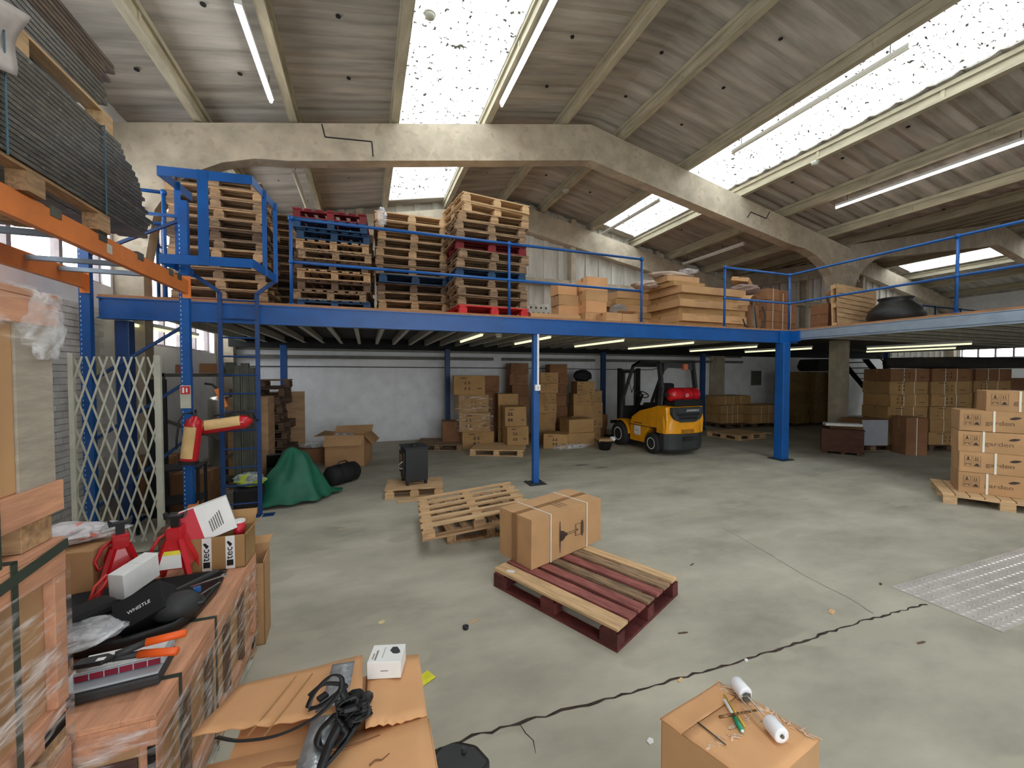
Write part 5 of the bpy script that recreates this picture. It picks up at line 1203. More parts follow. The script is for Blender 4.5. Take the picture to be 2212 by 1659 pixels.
def gstrap(t, a, b, h, ys=(), xs=(), z=None):
    for y in ys:
        mb = MB(); mb.box(a+.001, a+.004, y, y+.02, 0, h+.003); mb.box(-a, a+.004, y, y+.02, h+.001, h+.004); mb.build('green_strap', GSTR, t)
    for x in xs:
        mb = MB(); mb.box(x, x+.02, -b-.004, -b-.001, 0, h+.003); mb.build('green_strap', GSTR, t)
def wrap(x0, x1, y0, y1, z0, z1, label, m=FILM):
    e = .007; mb = MB()
    P4 = [(x1+e, y0-e), (x1+e, y1+e), (x0-e, y1+e), (x0-e, y0-e)]
    n = 18; nz = 10; rnd = random.Random(5)
    ring = []
    for (xa, ya), (xb, yb) in zip(P4, P4[1:]+P4[:1]):
        for i in range(n): ring.append((xa+(xb-xa)*i/n, ya+(yb-ya)*i/n, (i in (0,))))
    N = len(ring); vs = []
    for j in range(nz+1):
        for i, (x, y, c) in enumerate(ring):
            k_ = 0 if c else .004+rnd.uniform(0, .006); cx0, cy0 = (x0+x1)/2, (y0+y1)/2
            nx_, ny_ = (1 if abs(x-x1) < .02 else -1 if abs(x-x0) < .02 else 0), (1 if abs(y-y1) < .02 else -1 if abs(y-y0) < .02 else 0)
            vs.append((x+nx_*k_, y+ny_*k_, z0+(z1-z0)*j/nz))
    mb.add(vs, [(j*N+i, j*N+(i+1) % N, (j+1)*N+(i+1) % N, (j+1)*N+i) for j in range(nz) for i in range(N)])
    o = mb.build('stretch_wrap', m, None, True); tag(o, label, 'stretch wrap'); return o
LX0, LX1, LY0, LY1, LZ = -1.95, -.70, 1.72, 3.08, .66
t = goods_crate(LX0, LX1, LY0, LY1, 0, LZ, 'low wrapped goods crate with tools lying on its top', 5); gstrap(t, (LX1-LX0)/2, (LY1-LY0)/2, LZ, (-.5, -.1,), (.3,))
mb = MB(); mb.box(.18, .56, -.66, -.655, .05, .5); mb.build('dark_panel', mat('dark_brown_panel', lin(82, 52, 40), .8, var=.2), t)
wrap(LX0, LX1, LY0, LY1, .03, .63, 'clear stretch wrap round the low goods crate')
TX0, TX1, TY0, TY1 = -2.1, -.91, .32, 1.69
t = goods_crate(TX0, TX1, TY0, TY1, 0, .66, 'bottom crate of the tall wrapped stack at the left edge', 3); gstrap(t, .595, .685, .66, (-.1, .5))
t = goods_crate(TX0, TX1, TY0, TY1, .662, 1.33, 'middle crate of the tall wrapped stack at the left edge', 3); gstrap(t, .595, .685, .668, (.05, .47))
mb = MB(); mb.bar((.600, -.68, .50), (.600, .685, .645), .03, .004, up=(1, 0, 0)); mb.build('green_strap', GSTR, t)
t = thing('goods_crate', ((TX0+TX1)/2, (TY0+TY1)/2, 1.332), 0, 'top crate of the tall wrapped stack, cardboard with pallet planks', 'crate'); a, b = .595, .685
mb = MB(); mb.box(-a+.03, a-.014, -b+.02, b-.16, .18, .70); mb.box(-a+.03, a-.03, b-.16, b-.03, .18, .69); mb.build('cartons', CARD, t, bevel=.004)
mb = MB(); mb.box(a-.03, a-.008, b-.16, b-.02, .18, .7); mb.build('corner_board', HC, t)
for x in (-a, a-.025): mb = MB(); mb.box(x, x+.025, -b, b, .085, .18); mb.build('side_plank', WOODP, t, bevel=.002)
for y in (-b+.02, -.06, b-.14):
    mb = MB(); mb.box(-a+.02, a-.02, y, y+.12, .0, .084); mb.build('bearer', WOOD, t, bevel=.002)
for i in range(5): mb = MB(); mb.box(-a+.03+i*.23, -a+.2+i*.23, -b, b, .16, .179); mb.build('deck_plank', WOOD, t)
for x in (-a, a-.09): mb = MB(); mb.box(x, x+.09, -b, b, .74, .76); mb.build('top_plank', WOODP, t, bevel=.002)
for x in (-a, a-.02): mb = MB(); mb.box(x, x+.02, -b, b, .66, .739); mb.build('top_rail', WOODP, t, bevel=.002)
for y in (-b, b-.1): mb = MB(); mb.box(-a+.09, a-.09, y, y+.1, .72, .74); mb.build('top_plank', WOODP, t, bevel=.002)
gstrap(t, a, b, .76, (.42,))
wrap(TX0, TX1, TY0, TY1, .35, 1.24, 'clear stretch wrap round the middle of the tall stack')
wrap(TX0, TX1, TY0, TY1, 1.93, 2.1, 'clear stretch wrap round the top of the tall stack')
crumple('plastic_film', (TX1+.0, TY1-.07, 1.89), (.06, .14, .2), BAGP, 'bunched clear wrap hanging from the upper corner of the tall stack', 'plastic film', 71, amp=.35)

# ---------------------------------------------------------------- things on the low crate
Z0 = LZ+.003
t = cbox((-1.52, 2.86, Z0), (.36, .3, .26), -.05, 'brown carton with plastic bags on top beside the red axle stand', CARD)
text('carton_lettering', 'urnment', .05, PRINT, t, (-.06, -.152, .02), (PI/2, 0, 0), sx=1.1)
crumple('plastic_bag', (-1.55, 2.86, Z0+.262), (.3, .24, .1), mat('printed_bag', lin(226, 220, 222), .3, var=.12, scale=20, spots=(lin(220, 110, 90), 12, .6)), 'white and red printed plastic bag on the brown carton', 'plastic bag', 81, amp=.3)
crumple('plastic_bag', (-1.4, 2.92, Z0+.262), (.18, .18, .07), BAGP, 'clear packet beside the printed bag on the brown carton', 'plastic bag', 82, amp=.3)
def axle_stand(p, rz, label, lab2=False):
    t = thing('axle_stand', p, rz, label, 'axle stand'); h = .24
    mb = MB()
    for s1, s2 in ((-1, -1), (1, -1), (1, 1), (-1, 1)):
        mb.bar((s1*.1, s2*.09, .0), (s1*.028, s2*.028, h), .022, .022)
    rows_ = [(.105, 0.03), (.032, h)]
    for (w0, z0_), (w1, z1_) in [((.075, .09), (.03, h))]:
        for s in (-1, 1):
            mb.add([(-w0, s*w0*.9, z0_), (w0, s*w0*.9, z0_), (w1, s*w1, z1_), (-w1, s*w1, z1_)], [(0, 1, 2, 3)]); mb.add([(s*w0, -w0*.9, z0_), (s*w0, w0*.9, z0_), (s*w1, w1, z1_), (s*w1, -w1, z1_)], [(0, 1, 2, 3)])
    mb.build('stand_legs', RED, t, solid=.004)
    mb = MB(); mb.box(-.034, .034, -.034, .034, h-.01, h+.07); mb.build('collar', RED, t, bevel=.004)
    mb = MB(); mb.box(-.018, .018, -.014, .014, h+.05, h+.12); mb.prism([(-.045, h+.12), (.045, h+.12), (.05, h+.155), (.03, h+.135), (-.03, h+.135), (-.05, h+.155)], -.022, .022); mb.build('ratchet_post', BLACK, t)
    mb = MB(); mb.tube([(-.03, 0, h+.04), (-.07, -.02, h+.02), (-.1, -.03, h-.04), (-.09, -.03, h-.09), (-.04, -.02, h-.07)], .009, 8); mb.build('lever_handle', RED, t, True)
    if lab2:
        mb = MB(); mb.add([(-.055, -.08, .1), (.055, -.08, .1), (.04, -.054, .18), (-.04, -.054, .18)], [(0, 1, 2, 3)]); lb = mb.build('paper_label', WHITE, t, solid=.002)
        mb = MB(); mb.add([(-.04, -.059, .168), (.04, -.059, .168), (.036, -.052, .19), (-.036, -.052, .19)], [(0, 1, 2, 3)]); mb.build('yellow_band', mat('band_yellow', lin(230, 215, 60), .5), lb, solid=.002)
    return t
axle_stand((-1.27, 2.78, Z0), .5, 'red axle stand with curved lever, left of the white carton'); axle_stand((-1.03, 2.80, Z0), .0, 'red axle stand with a paper label, beside the tape printed box', True)
cbox((-1.12, 2.58, Z0+.09), (.075, .2, .13), -.35, 'plain white carton balanced between the axle stands', WHITE, tape=False, rot=(.12, .05, -.35), name='white_carton')
# box with black lettered tape
t = thing('taped_box', (-.845, 2.96, Z0), -.03, 'brown open box with two strips of black lettered white tape', 'box'); a, b, h = .145, .10, .2
mb = MB(); mb.box(-a, a, -b, -b+.005, 0, h); mb.box(-a, a, b-.005, b, 0, h); mb.box(-a, -a+.005, -b, b, 0, h); mb.box(a-.005, a, -b, b, 0, h); mb.box(-a, a, -b, b, 0, .006); mb.build('carton', CARDB, t)
for q in ([(-a, b, h), (a, b, h), (a+.01, b+.03, h+.09), (-a, b+.03, h+.09)], [(a, -b, h), (a, b, h), (a+.05, b, h+.05), (a+.05, -b, h+.06)]):
    mb = MB(); mb.add(q, [(0, 1, 2, 3)]); mb.build('flap', CARDB, t, solid=.004)
for x in (-.055, .065):
    mb = MB(); mb.box(x-.024, x+.024, -b-.002, -b-.001, .0, h); tp = mb.build('lettered_tape', WHITE, t)
    mb = MB(); mb.box(-.018, .016, -b-.0035, -b-.0025, .02, .055); mb.prism([(-.018, .165), (.0, .135), (.012, .15), (-.008, .172)], -b-.0035, -b-.0025); mb.build('logo_block', BLACKM, tp, loc=(x, 0, 0))
    text('tape_lettering', 'tec', .055, BLACKM, tp, (x+.012, -b-.0035, .06), (PI/2, -PI/2, 0), sx=1.1)
# white / red box leaning in it
fd = Vector((-.25, -.92, .25)).normalized()
t = thing('red_white_box', Py(451, 1123, 2.93), 0, 'white and red product box tilted on the taped box', 'box', rot=(-.1, -.27, .28))
mb = MB(); mb.box(-.12, .12, -.035, .035, -.105, .105); mb.build('carton', WHITE, t, bevel=.002)
mb = MB(); mb.box(-.121, -.045, -.0365, -.035, -.106, .106); mb.box(-.122, -.1205, -.036, .036, -.106, .106); mb.build('red_panel', REDC, t)
mb = MB()
for i in range(6): mb.box(.0+i*.012, .006+i*.012, -.0365, -.0355, -.07+.004*i, .0+.008*i)
mb.build('fine_print', mat('grey_print', lin(130, 126, 122), .8), t)
t = thing('paper_cup', (-.77, 2.99, Z0+.12), 0, 'red cup with white rim standing inside the taped box', 'cup'); mb = MB(); mb.lathe([(.024, 0), (.034, .12)], 20); mb.build('cup', REDC, t, True); mb = MB(); mb.lathe([(.036, .118), (.036, .13)], 20); mb.build('rim', WHITE, t)
# black tray
def outline_tray(pts, h, label, m, z, name='black_tray', cat='tray'):
    c = Vector((sum(p[0] for p in pts)/len(pts), sum(p[1] for p in pts)/len(pts), 0)); t = MB(); n = len(pts); vs = []
    for s, zz_ in ((.94, 0), (1.0, h), (.95, h), (.9, h*.35), (.5, h*.25), (.02, h*.3)):
        vs += [(((p[0]-c.x)*s), ((p[1]-c.y)*s), zz_) for p in pts]
    t.add(vs, [(j*n+i, j*n+(i+1) % n, (j+1)*n+(i+1) % n, (j+1)*n+i) for j in range(5) for i in range(n)]+[tuple(range(n))[::-1], tuple(5*n+i for i in range(n))])
    o = t.build(name, m, None, True, loc=(c.x, c.y, z)); tag(o, label, cat); return o
outline_tray([(-1.48, 2.62), (-1.5, 2.3), (-1.42, 2.16), (-.98, 2.13), (-.82, 2.2), (-.765, 2.32), (-.745, 2.55), (-.755, 2.70), (-.86, 2.72), (-1.2, 2.70), (-1.4, 2.67)], .06, 'large black moulded plastic tray full of car parts', BLACK, Z0)
# black lettered carton
bc_ = Pz(298, 1310, Z0+.13)
n_ = (-FW*.80+UP*.60+RT*.06).normalized(); ex = (RT*.70+UP*.62); ex = (ex-n_*ex.dot(n_)).normalized(); ey = n_.cross(ex)
M = Matrix((ex, ey, n_)).transposed().to_4x4(); 
t = thing('black_carton', bc_, 0, 'matt black lettered carton tilted in the black tray', 'box', rot=M.to_euler())
mb = MB(); mb.box(-.095, .095, -.07, .07, -.13, 0); mb.build('carton', BLACKM, t, bevel=.003)
text('carton_lettering', 'WHISTLE', .022, WHITE, t, (-.042, -.012, .001), (0, 0, 0))
t = thing('camera_housing', Pz(385, 1325, Z0+.05), .4, 'black moulded mirror housing in the tray', 'car part')
mb = MB(); mb.lathe([(.01, .09), (.05, .085), (.075, .06), (.08, .02), (.07, 0)], 24, Matrix.Scale(1.15, 4, (1, 0, 0))); mb.build('shell', CHAR, t, True); mb = MB(); mb.box(.0, .1, -.05, .03, .02, .05); mb.build('bracket', BLACK, t, bevel=.01); mb = MB(); mb.box(.06, .09, .03, .06, .06, .08); mb.build('blue_connector', mat('connector_blue', lin(30, 90, 150), .4), t)
t = thing('wiper_arm', Pz(420, 1260, Z0+.09), .0, 'long grey bar lying across the tray towards the taped box', 'bar'); mb = MB(); a_, b_ = Pz(330, 1300, Z0+.09), Pz(470, 1232, Z0+.1); mb.bar(a_-t.location, b_-t.location, .022, .012); mb.build('bar', CHAR, t)
t = thing('ratchet_spanner', Pz(450, 1265, Z0+.05), 0, 'shiny steel ring spanner on the tray edge', 'spanner'); a_, b_ = Pz(412, 1268, Z0+.07)-t.location, Pz(484, 1243, Z0+.07)-t.location; mb = MB(); mb.bar(a_, b_, .009, .005); mb.build('shaft', STEEL, t); mb = MB(); mb.tube([b_+Vector((.013*math.cos(x), .013*math.sin(x), 0)) for x in [2*PI*i/14 for i in range(14)]], .004, 6, closed=True); mb.build('ring_end', STEEL, t)
t = thing('screwdriver', Pz(452, 1275, Z0+.05), 0, 'slim bright steel bar in the tray corner', 'tool'); a_, b_ = Pz(428, 1288, Z0+.06)-t.location, Pz(475, 1258, Z0+.06)-t.location; mb = MB(); mb.bar(a_, b_, .008, .006); mb.build('steel_bar', STEEL, t)
crumple('plastic_bag', Pz(185, 1258, Z0+.0)+Vector((.0, .03, 0)), (.3, .2, .14), BAGP, 'clear plastic bag behind the tray on the left', 'plastic bag', 83, amp=.25)
crumple('plastic_bag', Pz(175, 1385, Z0+.06), (.26, .22, .06), BAGP, 'clear plastic bag spilling over the near tray edge', 'plastic bag', 84, amp=.25)
crumple('plastic_bag', Pz(225, 1375, Z0+.06), (.14, .12, .05), BAGP, 'clear plastic packet under the black carton', 'plastic bag', 85, amp=.25)
t = thing('black_pouch', Pz(165, 1350, Z0+.07), .9, 'black padded pouch lying in the left of the tray', 'pouch'); mb = MB(); mb.box(-.15, .13, -.06, .06, 0, .07); mb.build('pouch', BLACKM, t, bevel=.025)
t = thing('pliers', Pz(215, 1275, Z0+.12), 0, 'pliers with long red grips sticking up from the tray', 'pliers'); a_, b_ = Pz(192, 1302, Z0+.1)-t.location, Pz(236, 1240, Z0+.2)-t.location
for o_x in (-.007, .007): mb = MB(); mb.tube([a_, a_+(b_-a_)*.5+Vector((o_x*2.5, 0, .01)), b_+Vector((o_x, 0, 0))], .0065, 8); mb.build('grip', mat('grip_red', lin(226, 70, 62), .4), t, True)
# loppers
Zt = Z0+.09
t = thing('loppers', Pz(280, 1410, Zt), 0, 'black loppers with bright orange handles lying on the organiser case', 'loppers'); L0 = t.location
for (ua, va), (ub, vb), (uc, vc), zc in (((205, 1428), (300, 1413), (385, 1406), .02), ((250, 1415), (315, 1388), (403, 1366), .05)):
    a_, b_, c_ = Pz(ua, va, Zt+zc)-L0, Pz(ub, vb, Zt+zc)-L0, Pz(uc, vc, Zt+zc)-L0
    mb = MB(); mb.tube([a_, b_], .0125, 10); arm = mb.build('arm', CHAR, t, True); mb = MB(); mb.tube([b_, c_*.98+b_*.02, c_], [.0145, .0145, .008], 12); mb.build('orange_grip', ORH, arm, True)
a_ = Pz(205, 1428, Zt+.03)-L0; mb = MB(); mb.prism([(-.06, -.02), (.03, -.025), (.06, 0), (.03, .025), (-.05, .02)], -.008, .008, 'z', Matrix.Translation(a_)); mb.build('jaw', BLACK, t, bevel=.004)
a_ = Pz(183, 1440, Zt+.01)-L0; mb = MB(); mb.lathe([(.012, -.02), (.014, .02)], 12, Matrix.Translation(a_) @ Matrix.Rotation(1.2, 4, 'Y')); mb.build('steel_bolt', STEEL, t)
a_ = Pz(218, 1424, Zt+.045)-L0; mb = MB(); mb.box(-.012, .012, -.008, .008, 0, .002, Matrix.Translation(a_)); mb.build('maker_badge', WHITE, t)
# organiser cases
oc = (Pz(140, 1530, Z0)+Pz(345, 1475, Z0)+Pz(370, 1425, Z0)+Pz(165, 1455, Z0))/4
t = thing('organiser_case', (oc.x, oc.y, Z0), .08, 'grey tool case lying flat under the organiser', 'case'); mb = MB(); mb.box(-.155, .15, -.095, .095, 0, .04); mb.build('case_body', CHAR, t, bevel=.01)
mb = MB(); mb.box(-.15, .145, -.09, .09, .041, .05); mb.build('clear_lid', mat('clear_grey', lin(170, 180, 186), .15, var=.05), t, bevel=.004)
t = thing('parts_organiser', (oc.x+.015, oc.y+.015, Z0+.052), .08, 'clear parts organiser with a row of maroon compartments', 'organiser'); mb = MB(); mb.box(-.13, .135, -.06, .06, 0, .03); mb.build('tray', mat('clear_grey', lin(170, 180, 186), .15), t, bevel=.004)
for i in range(6): mb = MB(); mb.box(-.125+i*.042, -.087+i*.042, -.0615, -.06, .003, .026); mb.build('compartment', mat('bin_maroon', lin(130, 26, 50), .4), t)
mb = MB(); mb.box(-.13, .12, -.055, .055, .031, .033); cd = mb.build('paper_card', WHITE, t)
mb = MB()
for i in range(6): mb.box(-.1+i*.035, -.09+i*.035, -.03, -.01, .0332, .0336); mb.box(-.084+i*.035, -.080+i*.035, -.03, .0, .0332, .0336)
mb.build('card_symbols', PRINT, cd)
# thin open carton standing behind the low crate
t = thing('open_tall_carton', (-.735, 3.22, 0), 0.05, 'tall narrow open carton standing behind the low crate', 'box'); a, b, h = .07, .11, .62
mb = MB(); mb.box(-a, a, -b, -b+.006, 0, h-.06); mb.box(-a, a, b-.006, b, 0, h); mb.box(-a, -a+.006, -b, b, 0, h); mb.box(a-.006, a, -b, b, 0, h-.04); mb.box(-a, a, -b, b, 0, .006); mb.build('carton', CARD, t)
mb = MB(); mb.add([(-a, b, h), (a, b, h), (a+.02, b+.02, h+.05), (-a, b+.02, h+.05)], [(0, 1, 2, 3)]); mb.build('flap', CARD, t, solid=.005)

# ================================================================== BOTTOM CENTRE BOX
BZ = .80
A_, B_, C_, D_ = Pz(415, 1605, BZ), Pz(515, 1470, BZ), Pz(905, 1410, BZ), Pz(922, 1545, BZ)
t = thing('big_carton', (0, 0, 0), 0, 'large flap topped cardboard box at bottom centre with straps on it', 'box')
mb = MB(); poly = [(-.40, .72), (.165, .72), (.165, 1.24), (.17, 1.50), (-.36, 1.50)]
mb.prism(poly, 0, BZ-.03, 'z'); mb.build('carton', CARDP, t)
def flap(pts, nm='flap', jag=0, nu=14, nv=8):
    """bilinear patch with gentle creases"""
    a, b, c, d = [Vector(p) for p in pts]
    def fn(u, v):
        p = (a*(1-u)+b*u)*(1-v)+(d*(1-u)+c*u)*v
        return (p.x, p.y, p.z+.004*math.sin(9*u+3*v)*math.sin(5*v+1)+(.004*math.sin(40*u) if v in (0,) else 0))
    mb = MB(); mb.grid(fn, nu, nv); return mb.build(nm, CARDP, t, True, solid=.006)
flap([(A_.x, A_.y, BZ+.02), (-.02, 1.29, BZ+.02), (-.02, 1.57, BZ-.0), (B_.x, B_.y, BZ-.02)])
flap([(-.01, 1.23, BZ+.01), (D_.x, D_.y, BZ-.004), (C_.x, C_.y, BZ-.01), (.0, 1.555, BZ-.004)])
flap([(-.50, .74, BZ-.035), (.165, .74, BZ-.01), (.168, 1.235, BZ-.008), (-.42, 1.30, BZ-.03)])
flap([(.172, .74, BZ-.02), (.19, .74, BZ-.45), (.19, 1.22, BZ-.42), (.172, 1.235, BZ-.02)])
mb = MB()
for (xa, ya, xb, yb) in ((-.42, 1.22, .03, 1.21), (.0, 1.13, .16, 1.17), (-.44, 1.12, -.1, 1.14), (-.45, 1.02, .16, 1.05)):
    n = 10; mb = MB()
    for i in range(n):
        f0, f1 = i/n, (i+1)/n; j0, j1 = .006*math.sin(i*2.1), .006*math.sin((i+1)*2.1)
        p0, p1 = Vector((xa+(xb-xa)*f0, ya+(yb-ya)*f0+j0, BZ-.012)), Vector((xa+(xb-xa)*f1, ya+(yb-ya)*f1+j1, BZ-.012)); mb.bar(p0, p1, .004, .006)
    mb.build('torn_crease', CARDD, t)
for (p0, p1) in ((Pz(640, 1460, BZ+.012), Pz(535, 1590, BZ+.024)), (Pz(675, 1455, BZ+.012), Pz(570, 1590, BZ+.024))):
    mb = MB(); mb.bar(p0, p1, .002, .004); mb.build('fold_line', CARDB, t)
# silver tape ribbon
def ribbon(pts, w, name, m, parent=None, twist=0, thick=.0015, up=None):
    """flat strip following 3-D points (smoothed), w wide"""
    P_ = [Vector(p) for p in pts]; q = []
    n = len(P_)
    for i in range(n-1):
        p0, p1, p2, p3 = P_[max(i-1, 0)], P_[i], P_[i+1], P_[min(i+2, n-1)]
        for k_ in range(8):
            t_ = k_/8; q.append(.5*((2*p1)+(p2-p0)*t_+(2*p0-5*p1+4*p2-p3)*t_*t_+(3*p1-p0-3*p2+p3)*t_**3))
    q.append(P_[-1]); vs = []; N = len(q)
    for i, p in enumerate(q):
        d = (q[min(i+1, N-1)]-q[max(i-1, 0)]).normalized(); a = twist*math.sin(i*.35)
        s = d.cross(Vector((math.sin(a)*.9, 0, math.cos(a)))).normalized() if up is None else d.cross(up).normalized()
        vs += [tuple(p+s*w/2), tuple(p-s*w/2)]
    mb = MB(); mb.add(vs, [(2*i, 2*i+1, 2*i+3, 2*i+2) for i in range(N-1)]); return mb.build(name, m, parent, True, solid=thick)
o = ribbon([Pz(742, 1432, BZ+.015), Pz(728, 1490, BZ+.025), Pz(705, 1545, BZ+.02), Pz(688, 1600, BZ+.012), Pz(665, 1680, BZ+.01)], .075, 'silver_tape', SILV, None, 0, .003); tag(o, 'wide strip of crinkled silver tape stuck over the box flaps', 'tape')
# black webbing straps
ws = thing('webbing_straps', (0, 0, 0), 0, 'tangle of black webbing straps lying on the big box', 'strap')
ribbon([Pz(468, 1592, BZ+.035), Pz(520, 1600, BZ+.035), Pz(600, 1588, BZ+.035), Pz(680, 1550, BZ+.05), Pz(730, 1500, BZ+.07), Pz(738, 1465, BZ+.09), Pz(715, 1460, BZ+.09), Pz(680, 1495, BZ+.07), Pz(664, 1530, BZ+.04)], .016, 'strap', BLACK, ws, 0, .002, up=Vector((.3, .3, 1)))
ribbon([Pz(668, 1532, BZ+.04), Pz(700, 1520, BZ+.05), Pz(735, 1490, BZ+.06), Pz(745, 1480, BZ+.05), Pz(700, 1478, BZ+.07), Pz(668, 1505, BZ+.06)], .018, 'strap', BLACK, ws, .5, .002)
rnd = random.Random(9)
for i in range(9):
    c0 = Pz(762, 1535, BZ+.03); pts = []
    for k_ in range(5):
        pts.append(c0+Vector((rnd.uniform(-.05, .05), rnd.uniform(-.05, .05), rnd.uniform(-.01, .045))))
    ribbon(pts, .026, 'strap', BLACK, ws, .9, .002)
ribbon([Pz(735, 1560, BZ+.05), Pz(715, 1600, BZ+.03), Pz(700, 1640, BZ+.03), Pz(690, 1680, BZ+.03)], .026, 'strap', BLACK, ws, .2, .002)
ribbon([Pz(775, 1560, BZ+.03), Pz(740, 1610, BZ+.02), Pz(715, 1640, BZ+.02), Pz(690, 1665, BZ+.02)], .016, 'strap', BLACK, ws, .2, .002)
ribbon([Pz(725, 1540, BZ+.05), Pz(745, 1580, BZ+.04), Pz(720, 1610, BZ+.02), Pz(690, 1612, BZ+.02), Pz(690, 1580, BZ+.03), Pz(725, 1545, BZ+.05)], .02, 'strap', BLACK, ws, .6, .002)
mb = MB(); p = Pz(697, 1505, BZ+.06); mb.box(-.014, .014, -.01, .01, -.004, .004, Matrix.Translation(p) @ Matrix.Rotation(.6, 4, 'Z')); mb.build('buckle', BLACK, ws)
# small white product box
wb0, wb1, wb2 = Pz(793, 1470, BZ+.003), Pz(866, 1466, BZ+.003), Pz(876, 1425, BZ+.003)
wa_ = math.atan2((wb1-wb0).y, (wb1-wb0).x); wl_ = (wb1-wb0).length; wc = wb0+Vector((math.cos(wa_), math.sin(wa_), 0))*wl_/2+Vector((-math.sin(wa_), math.cos(wa_), 0))*.045
t = thing('white_product_box', (wc.x, wc.y, BZ+.006), wa_, 'small white product box with a camera picture on the big carton', 'box'); mb = MB(); mb.box(-wl_/2, wl_/2, -.045, .045, 0, .058); mb.build('carton', WHITE, t, bevel=.0015)
mb = MB(); mb.prism([(.008, .012), (.014, .03), (.03, .03), (.042, .012), (.046, .0), (.036, -.006), (.022, -.004)], .0582, .0588, 'z'); mb.build('device_picture', CHAR, t)
mb = MB(); mb.box(-.012, -.01, -.025, .03, .0582, .0586); mb.box(-.045, -.041, -.03, .0, .0582, .0586); mb.box(-.036, -.030, -.035, .015, .0582, .0584); mb.box(-.012, .014, -.0457, -.0452, .026, .029); mb.build('fine_print', mat('grey_print', lin(130, 126, 122), .8), t)
o = MB(); o.box(-.06, .06, -.04, .04, 0, .004); o = o.build('yellow_packet', mat('packet_yellow', lin(230, 225, 50), .4), None, loc=(0, 0, 0), rot=(0, 0, .5)); tag(o, 'yellow packet on the floor just behind the big carton', 'packet')
o.location = Pz(915, 1468, .004)
# black moulded part on the floor at the bottom
lp = Pz(985, 1640, .18); t = thing('black_cover', (lp.x, lp.y, 0.0), .3, 'black moulded plastic cover with bosses beside the big carton', 'car part')
mb = MB(); mb.prism([(-.13, .08), (-.03, .11), (.06, .09), (.12, .02), (.13, -.08), (.0, -.12), (-.13, -.1)], .0, .17, 'z'); mb.build('shell', BLACK, t, bevel=.02)
for x, y in ((-.07, .05), (.05, .02), (-.05, -.04)): mb = MB(); mb.lathe([(.01, .17), (.01, .19), (.005, .19)], 12, Matrix.Translation((x, y, 0))); mb.build('boss', CHAR, t)
mb = MB(); mb.lathe([(.012, -.0), (.014, .03), (.008, .05)], 12, Matrix.Translation((-.12, .05, .17))); mb.build('amber_bulb', mat('amber', lin(220, 170, 110), .2), t)

# ================================================================== BOTTOM RIGHT BOX
RZ = .60
q = [Pz(1427, 1548, RZ), Pz(1555, 1468, RZ), Pz(1772, 1590, RZ)]; q.append(q[0]+q[2]-q[1])
cc = sum(q, Vector())/4
t = thing('worn_carton', (cc.x, cc.y, 0), 0, 'worn cardboard box at bottom right carrying rollers and a pen', 'box')
q = [p-cc for p in q]
mb = MB(); mb.prism([(p.x, p.y) for p in q], 0, RZ-.012, 'z'); mb.build('carton', CARD, t, bevel=.006)
e0, e1 = q[1]-q[0], q[3]-q[0]
def lf(a0, a1, b0, b1):
    def fn(u, v):
        p = q[0]+e0*(a0+(a1-a0)*u)+e1*(b0+(b1-b0)*v); return (p.x*1.005, p.y*1.005, RZ-.009+.0015*math.sin(7*u+5*v))
    mb = MB(); mb.grid(fn, 8, 8); return mb.build('flap', CARDP, t, True, solid=.005)
lf(0, .985, 0, .24); lf(.0, .99, .25, 1.0)
mb = MB(); p0, p1 = q[0]+e1*.48+e0*.02, q[0]+e1*.52+e0*.98
TPC = mat('torn_tape', lin(222, 190, 160), .6, var=.25, scale=40)
for i in range(34):
    f = random.random(); p = p0*(1-f)+p1*f+e1*random.uniform(-.06, .06); a = random.uniform(0, 3); s_ = random.uniform(.002, .007)
    mb.box(-s_*2.2, s_*2.2, -s_*.5, s_*.5, -.001, .0003+.0001*(i % 9)+random.uniform(0, .00008), Matrix.Translation((p.x, p.y, RZ-.005)) @ Matrix.Rotation(a, 4, 'Z'))
mb.build('tape_residue', TPC, t)
mb = MB(); 
for i in range(60):
    f = random.random(); p = (q[1]*(1-f)+q[2]*f)-e0*random.uniform(.0, .12); a = random.uniform(0, 3); s_ = random.uniform(.003, .007)
    mb.box(-s_*2.2, s_*2.2, -s_*.5, s_*.5, -.001, .0003+.0001*(i % 9)+random.uniform(0, .00008), Matrix.Translation((p.x, p.y, RZ-.005)) @ Matrix.Rotation(a, 4, 'Z'))
mb.build('tape_residue', TPC, t)
RT0 = RZ-.003
NYL = mat('white_nylon', lin(232, 232, 236), .35, var=.02)
t = thing('twin_roller', (0, 0, 0), 0, 'pair of white nylon rollers joined by a steel rod and bracket', 'roller')
ra0, ra1 = Pz(1600, 1487, RT0+.028), Pz(1675, 1574, RT0+.028); ax = (ra1-ra0).normalized()
for c_ in (ra0, ra1):
    M = Matrix.Translation(c_) @ ax.to_track_quat('Z', 'Y').to_matrix().to_4x4()
    mb = MB(); mb.lathe([(.003, -.03), (.024, -.03), (.027, -.026), (.027, .026), (.024, .03), (.008, .03), (.003, .024)], 32, M); rl = mb.build('roller', NYL, t, True); 
    mb = MB(); mb.lathe([(.006, .028), (.006, .034), (.002, .036)], 12, M); mb.build('axle_end', DGREY, rl)
mb = MB(); mb.tube([ra0, ra1], .0028, 8); mb.build('axle_rod', STEEL, t)
sdv = Vector((-ax.y, ax.x, 0)); sdv = -sdv if sdv.dot(-RT) < 0 else sdv
u0 = ra0+ax*.035; u1 = ra1-ax*.035
mb = MB(); mb.tube([u0+Vector((0, 0, .0)), u0+sdv*.03+Vector((0, 0, -.004)), u1+sdv*.03+Vector((0, 0, -.004)), u1], .002, 8); mb.build('wire_frame', STEEL, t)
